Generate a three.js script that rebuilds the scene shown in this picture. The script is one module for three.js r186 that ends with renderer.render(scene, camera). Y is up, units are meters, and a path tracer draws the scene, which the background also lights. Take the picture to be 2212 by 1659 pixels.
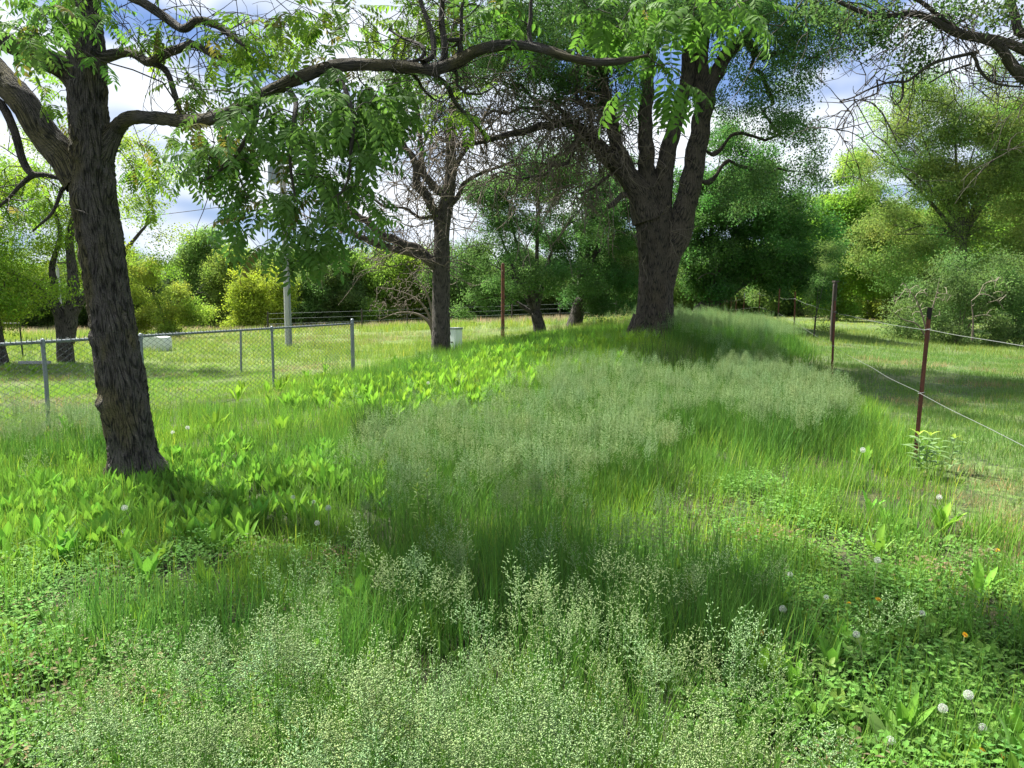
import * as THREE from 'three';
import { mergeGeometries } from 'three/addons/utils/BufferGeometryUtils.js';
import { ImprovedNoise } from 'three/addons/math/ImprovedNoise.js';

// ------------------------------------------------------------------ camera, sky, sun, exposure
const EYE = 1.6, F = 1580, CX = 1106, CY = 829.5, HORIZON = 654;
const PITCH = Math.atan((CY - HORIZON) / F), CP = Math.cos(PITCH), SP = Math.sin(PITCH);
const EXPOSURE = 5.8;
const SUN_DIR = new THREE.Vector3(-0.46, 0.82, -0.36).normalize();

const scene = new THREE.Scene();
const camera = new THREE.PerspectiveCamera(2 * Math.atan(CY / F) * 180 / Math.PI, 4 / 3, 0.05, 900);
camera.position.set(0, EYE, 0);
camera.rotation.set(-PITCH, 0, 0);
scene.add(camera);

const renderer = new THREE.WebGLRenderer({ antialias: true });
renderer.setSize(1024, 768);
renderer.toneMapping = THREE.LinearToneMapping;
renderer.toneMappingExposure = EXPOSURE;
renderer.shadowMap.enabled = true;

const noise = new ImprovedNoise();
const N3 = (x, y, z) => noise.noise(x, y, z);
function fbm(x, y, z, o = 4) { let a = 0.5, s = 0; for (let i = 0; i < o; i++) { s += a * N3(x, y, z); x *= 2.03; y *= 2.03; z *= 2.03; a *= 0.5; } return s; }
const clamp = THREE.MathUtils.clamp, lerp = THREE.MathUtils.lerp, smooth = THREE.MathUtils.smoothstep;
function RNG(seed) { let s = seed >>> 0; const f = () => { s = (s + 0x6d2b79f5) >>> 0; let t = Math.imul(s ^ (s >>> 15), 1 | s); t = (t + Math.imul(t ^ (t >>> 7), 61 | t)) ^ t; return ((t ^ (t >>> 14)) >>> 0) / 4294967296; }; f.r = (a, b) => a + (b - a) * f(); f.g = () => (f() + f() + f() - 1.5) * 1.15; return f; }

{ // sky: broken bright cloud with blue gaps
  const W = 1024, H = 512, data = new Float32Array(W * H * 4);
  for (let j = 0; j < H; j++) {
    const el = (j + 0.5) / H * Math.PI - Math.PI / 2;
    for (let i = 0; i < W; i++) {
      const az = (i + 0.5) / W * 2 * Math.PI - Math.PI, x = Math.cos(el) * Math.cos(az), z = Math.cos(el) * Math.sin(az), y = Math.sin(el);
      const k = 1 / (Math.max(y, 0) + 0.16), px = x * k, pz = z * k;
      const n = fbm(px * 1.15 + 3.1, 0.5, pz * 1.15 - 1.7, 6), m = fbm(px * 2.6 - 5, 2.2, pz * 1.3 + 4, 5), w = fbm(px * 6 + 9, 7.7, pz * 6, 4);
      const cover = smooth(n + 0.25 * m + 0.1 * w + 0.15, -0.08, 0.16);
      const lit = clamp(0.72 + 0.95 * m + 0.4 * w, 0.3, 1.05);
      const hz = Math.pow(1 - clamp(y, 0, 1), 5);
      const b = [0.11 + 0.38 * hz, 0.24 + 0.36 * hz, 0.6 + 0.1 * hz], c = [0.46 + 0.5 * (lit - 0.3), 0.54 + 0.44 * (lit - 0.3), 0.69 + 0.3 * (lit - 0.3)];
      const o = (j * W + i) * 4;
      for (let q = 0; q < 3; q++) data[o + q] = (y < 0 ? [0.5, 0.55, 0.5][q] : lerp(b[q], c[q] * 1.08, cover)) / EXPOSURE * 1.38;
      data[o + 3] = 1;
    }
  }
  const sky = new THREE.DataTexture(data, W, H, THREE.RGBAFormat, THREE.FloatType);
  sky.mapping = THREE.EquirectangularReflectionMapping; sky.magFilter = sky.minFilter = THREE.LinearFilter; sky.wrapS = THREE.RepeatWrapping; sky.needsUpdate = true;
  scene.background = sky; scene.environment = sky;
}
const sun = new THREE.DirectionalLight(new THREE.Color(1, 0.96, 0.87), 3.1);
sun.position.copy(SUN_DIR).multiplyScalar(80); sun.castShadow = true; sun.shadow.radius = 4;
sun.shadow.mapSize.set(4096, 4096);
Object.assign(sun.shadow.camera, { left: -60, right: 60, top: 60, bottom: -60, near: 1, far: 250 });
scene.add(sun, sun.target);

// ------------------------------------------------------------------ helpers
const V = (x, y, z) => new THREE.Vector3(x, y, z), C = (r, g, b) => new THREE.Color().setRGB(r, g, b);
function at(x, y, d) { const a = (x - CX) / F, b = (CY - y) / F, t = d / (CP + b * SP); return V(a * t, EYE + (b * CP - SP) * t, -d); }   // a point seen at (x, y) that stands d metres ahead
const names = {};
function numbered(n) { const k = names[n] = (names[n] ?? -1) + 1; return k ? n + '_' + String(k).padStart(3, '0') : n; }
function tag(o, label, category, group, kind) { Object.assign(o.userData, label ? { label } : {}, category ? { category } : {}, group ? { group } : {}, kind ? { kind } : {}); return o; }
function thing(name, label, category, pos, group) { const o = new THREE.Group(); o.name = numbered(name); o.position.copy(pos); scene.add(o); return tag(o, label, category, group); }
function shade(m) { m.castShadow = m.receiveShadow = true; return m; }
function part(name, geo, mat, parent, world = true) {   // a mesh under its thing; world = geometry given in world coordinates
  if (world && parent !== scene) { geo = geo.clone(); parent.updateWorldMatrix(true, false); geo.applyMatrix4(parent.matrixWorld.clone().invert()); }
  const m = shade(new THREE.Mesh(geo, mat)); m.name = name; parent.add(m); return m;
}
function scatter(name, geos, mat, list, parent) {   // list of { m, c, v }; one InstancedMesh for each variant
  parent.updateWorldMatrix(true, false);
  const inv = parent.matrixWorld.clone().invert(), t = new THREE.Matrix4();
  geos.forEach((g, v) => {
    const l = list.filter((e) => e.v % geos.length === v);
    if (!l.length) return;
    const im = shade(new THREE.InstancedMesh(g, mat, l.length)); im.name = name; im.userData.kind = 'stuff';
    l.forEach((e, i) => { im.setMatrixAt(i, t.multiplyMatrices(inv, e.m)); im.setColorAt(i, e.c); });
    parent.add(im);
  });
}
function geom(pos, idx, col, uv) {
  const g = new THREE.BufferGeometry();
  g.setAttribute('position', new THREE.Float32BufferAttribute(pos, 3)); g.setIndex(idx);
  g.setAttribute('color', new THREE.Float32BufferAttribute(col ?? new Float32Array(pos.length).fill(1), 3));
  g.setAttribute('uv', new THREE.Float32BufferAttribute(uv ?? new Float32Array(pos.length / 3 * 2), 2));
  g.computeVertexNormals(); return g;
}
function paint(g, c) { const n = g.attributes.position.count, a = new Float32Array(n * 3); for (let i = 0; i < n; i++) { a[3 * i] = c.r; a[3 * i + 1] = c.g; a[3 * i + 2] = c.b; } g.setAttribute('color', new THREE.BufferAttribute(a, 3)); return g; }
const merged = (l) => mergeGeometries(l.map((g) => { if (!g.attributes.color) paint(g, C(1, 1, 1)); return g.index ? g.toNonIndexed() : g; }));
function box(w, h, d, x, y, z, ry = 0) { const g = new THREE.BoxGeometry(w, h, d); g.rotateY(ry); g.translate(x, y, z); return g; }

// a tapering limb through pts [{p, r}]
function tube(pts, seg = 6, { ring = 0.1, rough = 0, ridge = 9, tile = 0.5, knots = [], cap = true, tint = null, wig = 0 } = {}) {
  const curve = new THREE.CatmullRomCurve3(pts.map((q) => q.p), false, 'centripetal');
  let len = 0; for (let i = 1; i < pts.length; i++) len += pts[i].p.distanceTo(pts[i - 1].p);
  const n = Math.max(pts.length - 1, Math.round(len / ring)), pos = [], col = [], uv = [], idx = [];
  const nu = Math.max(1, Math.round(2 * Math.PI * pts[0].r / tile)), T = V(), U = V(0, 0, 1), W = V(), P = V(), prev = V();
  let along = 0;
  for (let i = 0; i <= n; i++) {
    const u = i / n, f = Math.min(u * (pts.length - 1), pts.length - 1.0001), k = Math.floor(f), fr = f - k;
    const r = lerp(pts[k].r, pts[k + 1].r, fr * fr * (3 - 2 * fr) * 0.5 + fr * 0.5);
    curve.getPoint(u, P); curve.getTangent(u, T);
    if (wig) { const e = Math.min(1, u * 6, (1 - u) * 6 + 0.4) * wig; P.x += N3(P.x * 2.2, P.y * 2.2, P.z * 2.2 + 7) * e; P.y += N3(P.x * 2.2 + 9, P.y * 2.2, P.z * 2.2) * e; }
    if (i === 0 && Math.abs(T.z) > 0.8) U.set(1, 0, 0);
    U.addScaledVector(T, -U.dot(T)).normalize(); W.crossVectors(T, U);
    if (i) along += P.distanceTo(prev); prev.copy(P);
    for (let s = 0; s <= seg; s++) {
      const a = s % seg / seg * 2 * Math.PI, cx = Math.cos(a), cy = Math.sin(a);
      const x = U.x * cx + W.x * cy, y = U.y * cx + W.y * cy, z = U.z * cx + W.z * cy;
      let rr = r, moss = 0;
      if (rough) {
        const wob = N3(x * 1.6 + P.x, P.y * 1.7, z * 1.6) * 0.10;
        const wx = N3(P.x * 3, P.y * 7, a < 7 ? x * 3 : 0) * 0.16;
        const rid = 1 - Math.abs(N3((x + wx) * r * ridge * 3.1 + 5, along * 5.5, (z + wx) * r * ridge * 3.1)) * 2.6;
        const fine = N3(x * r * 60, along * 26, z * r * 60);
        rr = r * (1 + wob) + rough * (rid * 0.9 + fine * 0.45);
        for (const q of knots) { const dd = (x * q.x + z * q.z + y * q.y), hh = (along - q.at) / q.s; if (dd > 0) rr += q.h * Math.exp(-hh * hh) * Math.pow(dd, q.k ?? 10); }
      }
      pos.push(P.x + x * rr, P.y + y * rr, P.z + z * rr);
      const c = tint ? tint(V(P.x + x * rr, P.y + y * rr, P.z + z * rr), V(x, y, z)) : null;
      c ? col.push(c.r, c.g, c.b) : col.push(1, 1, 1);
      uv.push(s / seg * nu, along / tile);
    }
    if (i) for (let s = 0; s < seg; s++) { const b = i * (seg + 1) + s, a0 = b - seg - 1; idx.push(a0, b, a0 + 1, a0 + 1, b, b + 1); }
  }
  if (cap) { const b = n * (seg + 1), c = pos.length / 3, e = pts[pts.length - 1]; curve.getTangent(1, T); pos.push(e.p.x + T.x * e.r * 0.6, e.p.y + T.y * e.r * 0.6, e.p.z + T.z * e.r * 0.6); col.push(1, 1, 1); uv.push(0.5, along / tile); for (let s = 0; s < seg; s++) idx.push(b + s, c, b + s + 1); }
  const g = geom(pos, idx.map((v) => v), col, uv);
  // weld the seam normals
  const nr = g.attributes.normal; for (let i = 0; i <= n; i++) { const a = i * (seg + 1), b = a + seg, v = V(nr.getX(a) + nr.getX(b), nr.getY(a) + nr.getY(b), nr.getZ(a) + nr.getZ(b)).normalize(); nr.setXYZ(a, v.x, v.y, v.z); nr.setXYZ(b, v.x, v.y, v.z); }
  return g;
}
const limb = (rows, d0 = null) => rows.map(([x, y, r, d]) => ({ p: at(x, y, d ?? d0), r: r / F * (d ?? d0) }));   // rows of x, y, radius (photo px), depth
const sampleLimb = (pts, step = 0.25) => { const c = new THREE.CatmullRomCurve3(pts.map((q) => q.p), false, 'centripetal'), n = Math.max(2, Math.ceil(c.getLength() / step)), out = []; for (let i = 0; i <= n; i++) { const f = Math.min(i / n * (pts.length - 1), pts.length - 1.001), k = Math.floor(f); out.push({ p: c.getPoint(i / n), r: lerp(pts[k].r, pts[k + 1].r, f - k) }); } return out; };

// ------------------------------------------------------------------ ground shape: a thin-plate sheet through surveyed spots
const spots = [[0, 945, 8.7], [760, 805, 16.7], [292, 1040, 6.6], [952, 768, 18], [1408, 727, 15], [1979, 1006, 6.3], [1799, 829, 12], [1719, 752, 17.9], [1600, 722, 22], [1669, 718, 23.7], [1510, 690, 26],
  [1168, 725, 28], [1240, 705, 31], [628, 749, 27], [600, 708, 60], [1100, 690, 60], [2050, 742, 27], [2150, 690, 55], [1900, 690, 50], [143, 782, 20], [1086, 744, 23], [1556, 682, 62], [-400, 700, 60]]
  .map(([x, y, d]) => { const p = at(x, y, d); return [p.x, -p.z, p.y]; });
spots.push([0, 0, 0], [-3, 2, 0], [3, 2, 0.02], [-6, 0, 0], [6, 0, 0.1], [0, -12, 0], [-40, 10, 0], [40, 10, 0.1], [0, 4.5, 0.02], [7, 6, 0.12], [12, 10, 0.15]);
const heightAt = (() => {
  const n = spots.length, m = n + 3, U = (r2) => (r2 < 1e-9 ? 0 : r2 * Math.log(r2) * 0.5), A = [], b = [];
  for (let i = 0; i < m; i++) { A.push(new Float64Array(m)); b.push(0); }
  for (let i = 0; i < n; i++) {
    for (let j = 0; j < n; j++) A[i][j] = U((spots[i][0] - spots[j][0]) ** 2 + (spots[i][1] - spots[j][1]) ** 2) + (i === j ? 0.3 : 0);
    A[i][n] = A[n][i] = 1; A[i][n + 1] = A[n + 1][i] = spots[i][0]; A[i][n + 2] = A[n + 2][i] = spots[i][1]; b[i] = spots[i][2];
  }
  for (let c = 0; c < m; c++) {
    let p = c; for (let r = c + 1; r < m; r++) if (Math.abs(A[r][c]) > Math.abs(A[p][c])) p = r;
    [A[c], A[p]] = [A[p], A[c]]; [b[c], b[p]] = [b[p], b[c]];
    for (let r = c + 1; r < m; r++) { const f = A[r][c] / A[c][c]; if (f) { for (let k = c; k < m; k++) A[r][k] -= f * A[c][k]; b[r] -= f * b[c]; } }
  }
  const w = new Float64Array(m);
  for (let r = m - 1; r >= 0; r--) { let s = b[r]; for (let k = r + 1; k < m; k++) s -= A[r][k] * w[k]; w[r] = s / A[r][r]; }
  return (x, d) => {
    const q = Math.hypot(x, d - 20), k = 1 - smooth(q, 55, 95); if (k <= 0) return 0;
    let s = w[n] + w[n + 1] * x + w[n + 2] * d; for (let i = 0; i < n; i++) s += w[i] * U((x - spots[i][0]) ** 2 + (d - spots[i][1]) ** 2);
    return s * k + (N3(x * 0.5, 3, d * 0.5) * 0.05 + N3(x * 1.7, 8, d * 1.7) * 0.02);
  };
})();
const onGround = (x, d) => V(x, heightAt(x, d), -d);
function spot(X, Y, up = 0) { let a = 1.2, b = 90; for (let i = 0; i < 40; i++) { const d = (a + b) / 2, p = at(X, Y, d); (p.y - up > heightAt(p.x, d)) ? (a = d) : (b = d); } const p = at(X, Y, (a + b) / 2); return p; }   // where the sight line comes within up metres of the ground
const fenceX = (d) => (d < 24 ? 3.53 + 0.29 * (d - 6.3) : 8.61 + 0.265 * (d - 24));

// ------------------------------------------------------------------ textures
function field(W, H, f) { const a = new Float32Array(W * H); for (let j = 0; j < H; j++) for (let i = 0; i < W; i++) a[j * W + i] = f(i / W, j / H); return a; }
function tileNoise(u, v, fu, fv, s) { // periodic noise over the unit square
  const a = u * 2 * Math.PI, b = v * 2 * Math.PI, R = fu / 6.283, S = fv / 6.283;
  return N3(Math.cos(a) * R + s, Math.sin(a) * R + Math.cos(b) * S * 1.0, Math.sin(b) * S + s * 0.37) ;
}
function tex(W, H, f, srgb) { const d = new Uint8Array(W * H * 4); for (let j = 0; j < H; j++) for (let i = 0; i < W; i++) { const c = f(i / W, j / H, j * W + i), o = (j * W + i) * 4; d[o] = c[0]; d[o + 1] = c[1]; d[o + 2] = c[2]; d[o + 3] = 255; } const t = new THREE.DataTexture(d, W, H); t.wrapS = t.wrapT = THREE.RepeatWrapping; t.magFilter = THREE.LinearFilter; t.minFilter = THREE.LinearMipmapLinearFilter; if (srgb) t.colorSpace = THREE.SRGBColorSpace; t.needsUpdate = true; return t; }
const toS = (l) => 255 * (l <= 0.0031308 ? 12.92 * l : 1.055 * Math.pow(l, 1 / 2.4) - 0.055);
const barkH = field(512, 512, (u, v) => {
  const wu = u + tileNoise(u, v, 3, 5, 2) * 0.03;
  const a = smooth(Math.abs(tileNoise(wu, v, 17, 2.6, 5)), 0.01, 0.2), b = smooth(Math.abs(tileNoise(wu, v, 36, 8, 9)), 0, 0.22), c = tileNoise(u, v, 80, 50, 13), cr = smooth(Math.abs(tileNoise(u, v, 10, 26, 21)), 0, 0.1);
  return clamp(0.46 * a + 0.26 * b + 0.22 * c + 0.2 * cr * a, 0, 1);
});
function barkMat(dark, light, bump = 0.035) {
  const map = tex(512, 512, (u, v, i) => { const h = barkH[i], k = clamp(Math.pow(h, 1.5) * 1.15 + tileNoise(u, v, 7, 7, 33) * 0.22, 0, 1); return [0, 1, 2].map((q) => toS(lerp(dark[q], light[q], k))); }, true);
  return new THREE.MeshStandardMaterial({ map, bumpMap: barkBump, bumpScale: bump, roughness: 0.95, vertexColors: true, side: THREE.DoubleSide });
}
const barkBump = tex(512, 512, (u, v, i) => { const h = 255 * barkH[i]; return [h, h, h]; });
const M = {};
M.barkDark = barkMat([0.006, 0.005, 0.005], [0.15, 0.13, 0.118], 0.06);
M.barkBig = barkMat([0.006, 0.005, 0.004], [0.115, 0.092, 0.068], 0.06);
M.barkGrey = barkMat([0.014, 0.012, 0.01], [0.16, 0.135, 0.115], 0.05);
M.paleStick = new THREE.MeshStandardMaterial({ color: C(0.2, 0.17, 0.13), roughness: 0.9, vertexColors: true });
M.twig = new THREE.MeshStandardMaterial({ color: C(0.035, 0.028, 0.022), roughness: 0.9, vertexColors: true });
M.deadTwig = new THREE.MeshStandardMaterial({ color: C(0.125, 0.1, 0.075), roughness: 0.9, vertexColors: true });
const leafy = (tr, coat = 0, rough = 0.95) => new THREE.MeshPhysicalMaterial({ color: 0xffffff, roughness: rough, transmission: tr, thickness: 0, clearcoat: coat, clearcoatRoughness: 0.45, specularIntensity: 0.25, side: THREE.DoubleSide, vertexColors: true });
M.leaf = leafy(0.58, 0.1); M.crown = leafy(0.58, 0.04); M.grass = leafy(0.45, 0.05); M.head = leafy(0.35); M.dock = leafy(0.45, 0.1);
M.galv = new THREE.MeshStandardMaterial({ color: C(0.2, 0.23, 0.25), metalness: 0.45, roughness: 0.5, vertexColors: true });
M.wire = new THREE.MeshStandardMaterial({ color: C(0.15, 0.17, 0.17), metalness: 0.35, roughness: 0.5, vertexColors: true });
M.cord = new THREE.MeshStandardMaterial({ color: C(0.15, 0.16, 0.155), roughness: 0.7, vertexColors: true });
const rustTex = tex(256, 256, (u, v) => { const n = tileNoise(u, v, 6, 9, 3) + 0.5 * tileNoise(u, v, 20, 26, 7), k = clamp(0.5 + n, 0, 1); return [lerp(0.05, 0.17, k), lerp(0.02, 0.055, k), lerp(0.014, 0.032, k)].map(toS); }, true);
M.rust = new THREE.MeshStandardMaterial({ map: rustTex, roughness: 0.8, metalness: 0.15, vertexColors: true });
M.paleWood = new THREE.MeshStandardMaterial({ map: tex(128, 256, (u, v) => { const k = 0.5 + 0.9 * tileNoise(u, v, 22, 3, 4); return [0.34, 0.34, 0.35].map((c) => toS(c * lerp(0.7, 1.15, clamp(k, 0, 1)))); }, true), roughness: 0.85, vertexColors: true });
M.greyWood = new THREE.MeshStandardMaterial({ map: tex(128, 256, (u, v) => { const k = 0.5 + 0.9 * tileNoise(u, v, 22, 3, 6); return [0.04, 0.031, 0.025].map((c) => toS(c * lerp(0.6, 1.3, clamp(k, 0, 1)))); }, true), roughness: 0.9, vertexColors: true });

// ------------------------------------------------------------------ ground sheet
{
  const line = (a, b, s0, grow) => { const o = [0]; let s = s0, x = 0; while (x < b) { x += s; s *= grow; o.push(x); } const l = []; s = s0; x = 0; while (x > a) { x -= s; s *= grow; l.unshift(x); } return [...l, ...o]; };
  const xs = line(-420, 420, 0.25, 1.035), ds = line(-60, 600, 0.25, 1.028), pos = [], idx = [], uv = [], col = [];
  for (const d of ds) for (const x of xs) {
    pos.push(x, heightAt(x, d) - 0.01, -d); uv.push(x / 2, d / 2);
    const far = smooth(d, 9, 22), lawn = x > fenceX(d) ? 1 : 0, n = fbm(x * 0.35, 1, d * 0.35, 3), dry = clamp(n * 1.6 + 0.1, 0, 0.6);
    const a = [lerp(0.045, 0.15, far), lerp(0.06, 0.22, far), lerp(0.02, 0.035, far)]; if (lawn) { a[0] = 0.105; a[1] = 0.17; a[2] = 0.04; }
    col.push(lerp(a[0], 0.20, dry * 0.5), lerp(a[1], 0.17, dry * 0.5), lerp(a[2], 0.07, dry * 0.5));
  }
  const w = xs.length; for (let j = 1; j < ds.length; j++) for (let i = 1; i < w; i++) { const b = j * w + i, a = b - w; idx.push(a - 1, a, b - 1, a, b, b - 1); }
  const soil = tex(512, 512, (u, v) => { const k = clamp(0.75 + 0.7 * tileNoise(u, v, 30, 30, 3) + 0.6 * tileNoise(u, v, 90, 90, 5) + 0.3 * tileNoise(u, v, 7, 7, 8), 0.15, 1.3); return [toS(k * 0.75), toS(k * 0.75), toS(k * 0.68)]; }, true);
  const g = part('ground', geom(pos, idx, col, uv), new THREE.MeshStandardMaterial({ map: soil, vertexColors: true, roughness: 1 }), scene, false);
  tag(g, 'grassy ground rising to a low bank along the wire fence', null, null, 'structure');
}

// ------------------------------------------------------------------ leaf shapes
function bladeStrip(pos, idx, col, base, dir, side, len, wid, bend, nseg, tone, fold = 0) {   // a curved tapering blade
  const b0 = pos.length / 3, p = base.clone(), t = dir.clone(), up = V(0, 1, 0), step = len / nseg;
  for (let i = 0; i <= nseg; i++) {
    const u = i / nseg, w = wid * (i === nseg ? 0.02 : Math.pow(1 - u, 0.7)) * 0.5;
    pos.push(p.x - side.x * w, p.y - side.y * w, p.z - side.z * w, p.x + side.x * w, p.y + side.y * w, p.z + side.z * w);
    for (let q = 0; q < 2; q++) col.push(tone.r, tone.g, tone.b);
    p.addScaledVector(t, step); t.y -= bend / nseg; t.normalize();
    if (i) { const k = b0 + i * 2; idx.push(k - 2, k - 1, k, k - 1, k + 1, k); }
  }
}
function leafBlade(pos, idx, col, base, dir, nrm, len, wid, prof, fold, bend, tone) {   // a folded broad leaf; prof = half widths along the midrib
  const b0 = pos.length / 3, side = V().crossVectors(dir, nrm).normalize(), n = prof.length - 1, p = base.clone(), t = dir.clone(), nn = nrm.clone();
  for (let i = 0; i <= n; i++) {
    const w = prof[i] * wid * 0.5;
    for (const s of [-1, 0, 1]) { pos.push(p.x + side.x * w * s + nn.x * fold * w * Math.abs(s), p.y + side.y * w * s + nn.y * fold * w * Math.abs(s), p.z + side.z * w * s + nn.z * fold * w * Math.abs(s)); const k = s ? 1 : 1.08; col.push(tone.r * k, tone.g * k, tone.b * k); }
    p.addScaledVector(t, len / n); t.addScaledVector(nn, -bend / n).normalize(); nn.crossVectors(side, t).normalize();
    if (i) { const k = b0 + i * 3, j = k - 3; idx.push(j, j + 1, k, j + 1, k + 1, k, j + 1, j + 2, k + 1, j + 2, k + 2, k + 1); }
  }
}
const LANCE = [0.04, 0.75, 1, 0.62, 0.02], OVATE = [0.06, 0.9, 1, 0.72, 0.03], SPOON = [0.16, 0.26, 0.6, 1, 0.85, 0.06];
function jitterTone(R, v = 0.2) { const k = 1 + (R() * 2 - 1) * v; return C(k * (1 + (R() - 0.5) * v * 0.6), k, k * (1 + (R() - 0.5) * v * 0.6)); }
function compoundLeaf(seed, pairs = 6, L = 0.34, ll = 0.09, lw = 0.03) {   // pinnate leaf: stalk along +y, upper face +z
  const R = RNG(seed), pos = [], idx = [], col = [], p = V(0, 0, 0), t = V(0, 1, 0.12).normalize(), stalk = C(0.75, 0.8, 0.5), n = pairs + 2, sag = R.r(0.3, 0.8);
  const spine = []; for (let i = 0; i <= n; i++) { spine.push([p.clone(), t.clone()]); p.addScaledVector(t, L / n); t.z -= sag / n; t.normalize(); }
  for (let i = 0; i < n; i++) for (const s of [V(0.0016, 0, 0), V(0, 0, 0.0016)]) { const b = pos.length / 3, a = spine[i][0], c = spine[i + 1][0]; pos.push(a.x - s.x, a.y, a.z - s.z, a.x + s.x, a.y, a.z + s.z, c.x - s.x, c.y, c.z - s.z, c.x + s.x, c.y, c.z + s.z); for (let q = 0; q < 4; q++) col.push(stalk.r, stalk.g, stalk.b); idx.push(b, b + 1, b + 2, b + 1, b + 3, b + 2); }
  for (let i = 2; i <= n; i++) {
    const [a, tt] = spine[i], nn = V(0, -tt.z, tt.y).normalize(), k = (0.72 + 0.4 * Math.sin(Math.PI * (i - 1) / n)) * R.r(0.85, 1.12), tone = jitterTone(R, 0.14);
    for (const s of i === n ? [0] : [-1, 1]) {
      const d = tt.clone().multiplyScalar(s ? 0.55 + R.r(-0.12, 0.12) : 1).add(V(s * 0.9, 0, 0)).addScaledVector(nn, R.r(-0.55, 0)).normalize();
      const m = nn.clone().addScaledVector(V(s, 0, 0), R.r(-0.1, 0.35)); m.addScaledVector(d, -m.dot(d)).normalize();
      leafBlade(pos, idx, col, a, d, m, ll * k, lw * k, LANCE, R.r(0.15, 0.5), R.r(0.2, 0.9), tone);
    }
  }
  return geom(pos, idx, col);
}
function leafCluster(seed, n, R0, len, wid, squash = 0.8, tv = 0.28) {   // a spray of small simple leaves round a twig end
  const R = RNG(seed), pos = [], idx = [], col = [];
  for (let i = 0; i < n; i++) {
    const d = V(R.g(), R.g() * squash, R.g()), r = R0 * 0.95; d.multiplyScalar(r);
    const a = V(R() - 0.5, R() - 0.65, R() - 0.5).normalize(), nn = V(R() - 0.5, R() * 0.9 + 0.1, R() - 0.5); nn.addScaledVector(a, -nn.dot(a)).normalize();
    const s = V().crossVectors(a, nn), l = len * R.r(0.6, 1.25), w = wid * R.r(0.75, 1.2) * 0.5, b = pos.length / 3, c = jitterTone(R, tv), f = w * 0.5;
    const e = d.clone().addScaledVector(a, l), m = d.clone().addScaledVector(a, l * 0.45);
    pos.push(d.x, d.y, d.z, m.x + s.x * w + nn.x * f, m.y + s.y * w + nn.y * f, m.z + s.z * w + nn.z * f, m.x - s.x * w + nn.x * f, m.y - s.y * w + nn.y * f, m.z - s.z * w + nn.z * f, e.x, e.y, e.z);
    for (let q = 0; q < 4; q++) col.push(c.r, c.g, c.b); idx.push(b, b + 1, b + 3, b, b + 3, b + 2);
  }
  return geom(pos, idx, col);
}
const Q = new THREE.Quaternion(), Y = V(0, 1, 0), MX = new THREE.Matrix4();
const place = (p, yaw, s, sy = s, tiltX = 0, tiltZ = 0) => new THREE.Matrix4().compose(p, new THREE.Quaternion().setFromEuler(new THREE.Euler(tiltX, yaw, tiltZ, 'YXZ')), V(s, sy, s));
function aim(p, dir, up, s) { const y = dir.clone().normalize(), z = up.clone().addScaledVector(y, -up.dot(y)).normalize(), x = V().crossVectors(y, z); return new THREE.Matrix4().makeBasis(x, y, z).scale(V(s, s, s)).setPosition(p); }
function tone(base, R, v = 0.15, hue = 0.12) { const k = 1.2 + R.g() * v, h = R.g() * hue; return C(base[0] * k * (1 + h), base[1] * k, base[2] * k * (1 - h * 0.5)); }

// twigs that reach from limbs into the places where the photo shows foliage or bare twigs
function grow(pool, blobs, R, { seg = 4, droop = 0.15, r0 = 0.007, bend = 0.2, reach = 1e9, wild = 0.08, tip = 0.002, loose = 1.15 } = {}) {
  const geos = [], tips = [];
  for (const [x, y, rx, ry, d, rd, n, kind = 0] of blobs) for (let i = 0; i < n; i++) {
    let a, b, c; do { a = R.r(-1, 1); b = R.r(-1, 1); c = R.r(-1, 1); } while (a * a + b * b + c * c > 1);
    const e = at(x + a * rx, y + b * ry, d + c * rd);
    let best = null, bd = 1e9; for (const q of pool) { const k = q.p.distanceToSquared(e) * (q.twig ? loose : 1); if (k < bd) { bd = k; best = q; } }
    const L = Math.sqrt(bd); if (L > reach || L < 0.05) continue;
    const s = best.p, rs = Math.max(tip * 1.4, Math.min(best.r * 0.7, r0 * (0.7 + L * 0.35))), pts = [{ p: s.clone(), r: rs }], nm = L > 1 ? 3 : 2;
    for (let k = 1; k <= nm; k++) { const u = k / (nm + 1); pts.push({ p: s.clone().lerp(e, u).add(V(R.g() * wild * L, Math.sin(u * Math.PI) * (bend + R.g() * 0.1) * L * 0.5 + R.g() * wild * L, R.g() * wild * L)), r: lerp(rs, tip * 1.2, u) }); }
    const end = e.clone(); end.y -= droop * L * 0.3; pts.push({ p: end, r: tip });
    geos.push(tube(pts, seg, { ring: 0.16, tile: 0.3, cap: false }));
    const cur = new THREE.CatmullRomCurve3(pts.map((q) => q.p)), nt = Math.max(3, Math.ceil(L / 0.3));
    for (let k = 1; k <= nt; k++) { const u = k / nt, p = cur.getPoint(u), t = cur.getTangent(u); pool.push({ p, r: lerp(rs, tip * 1.2, u), twig: 1 }); tips.push({ p, t, u, kind, L }); }
  }
  return { geo: geos.length ? merged(geos) : null, tips };
}

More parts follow.
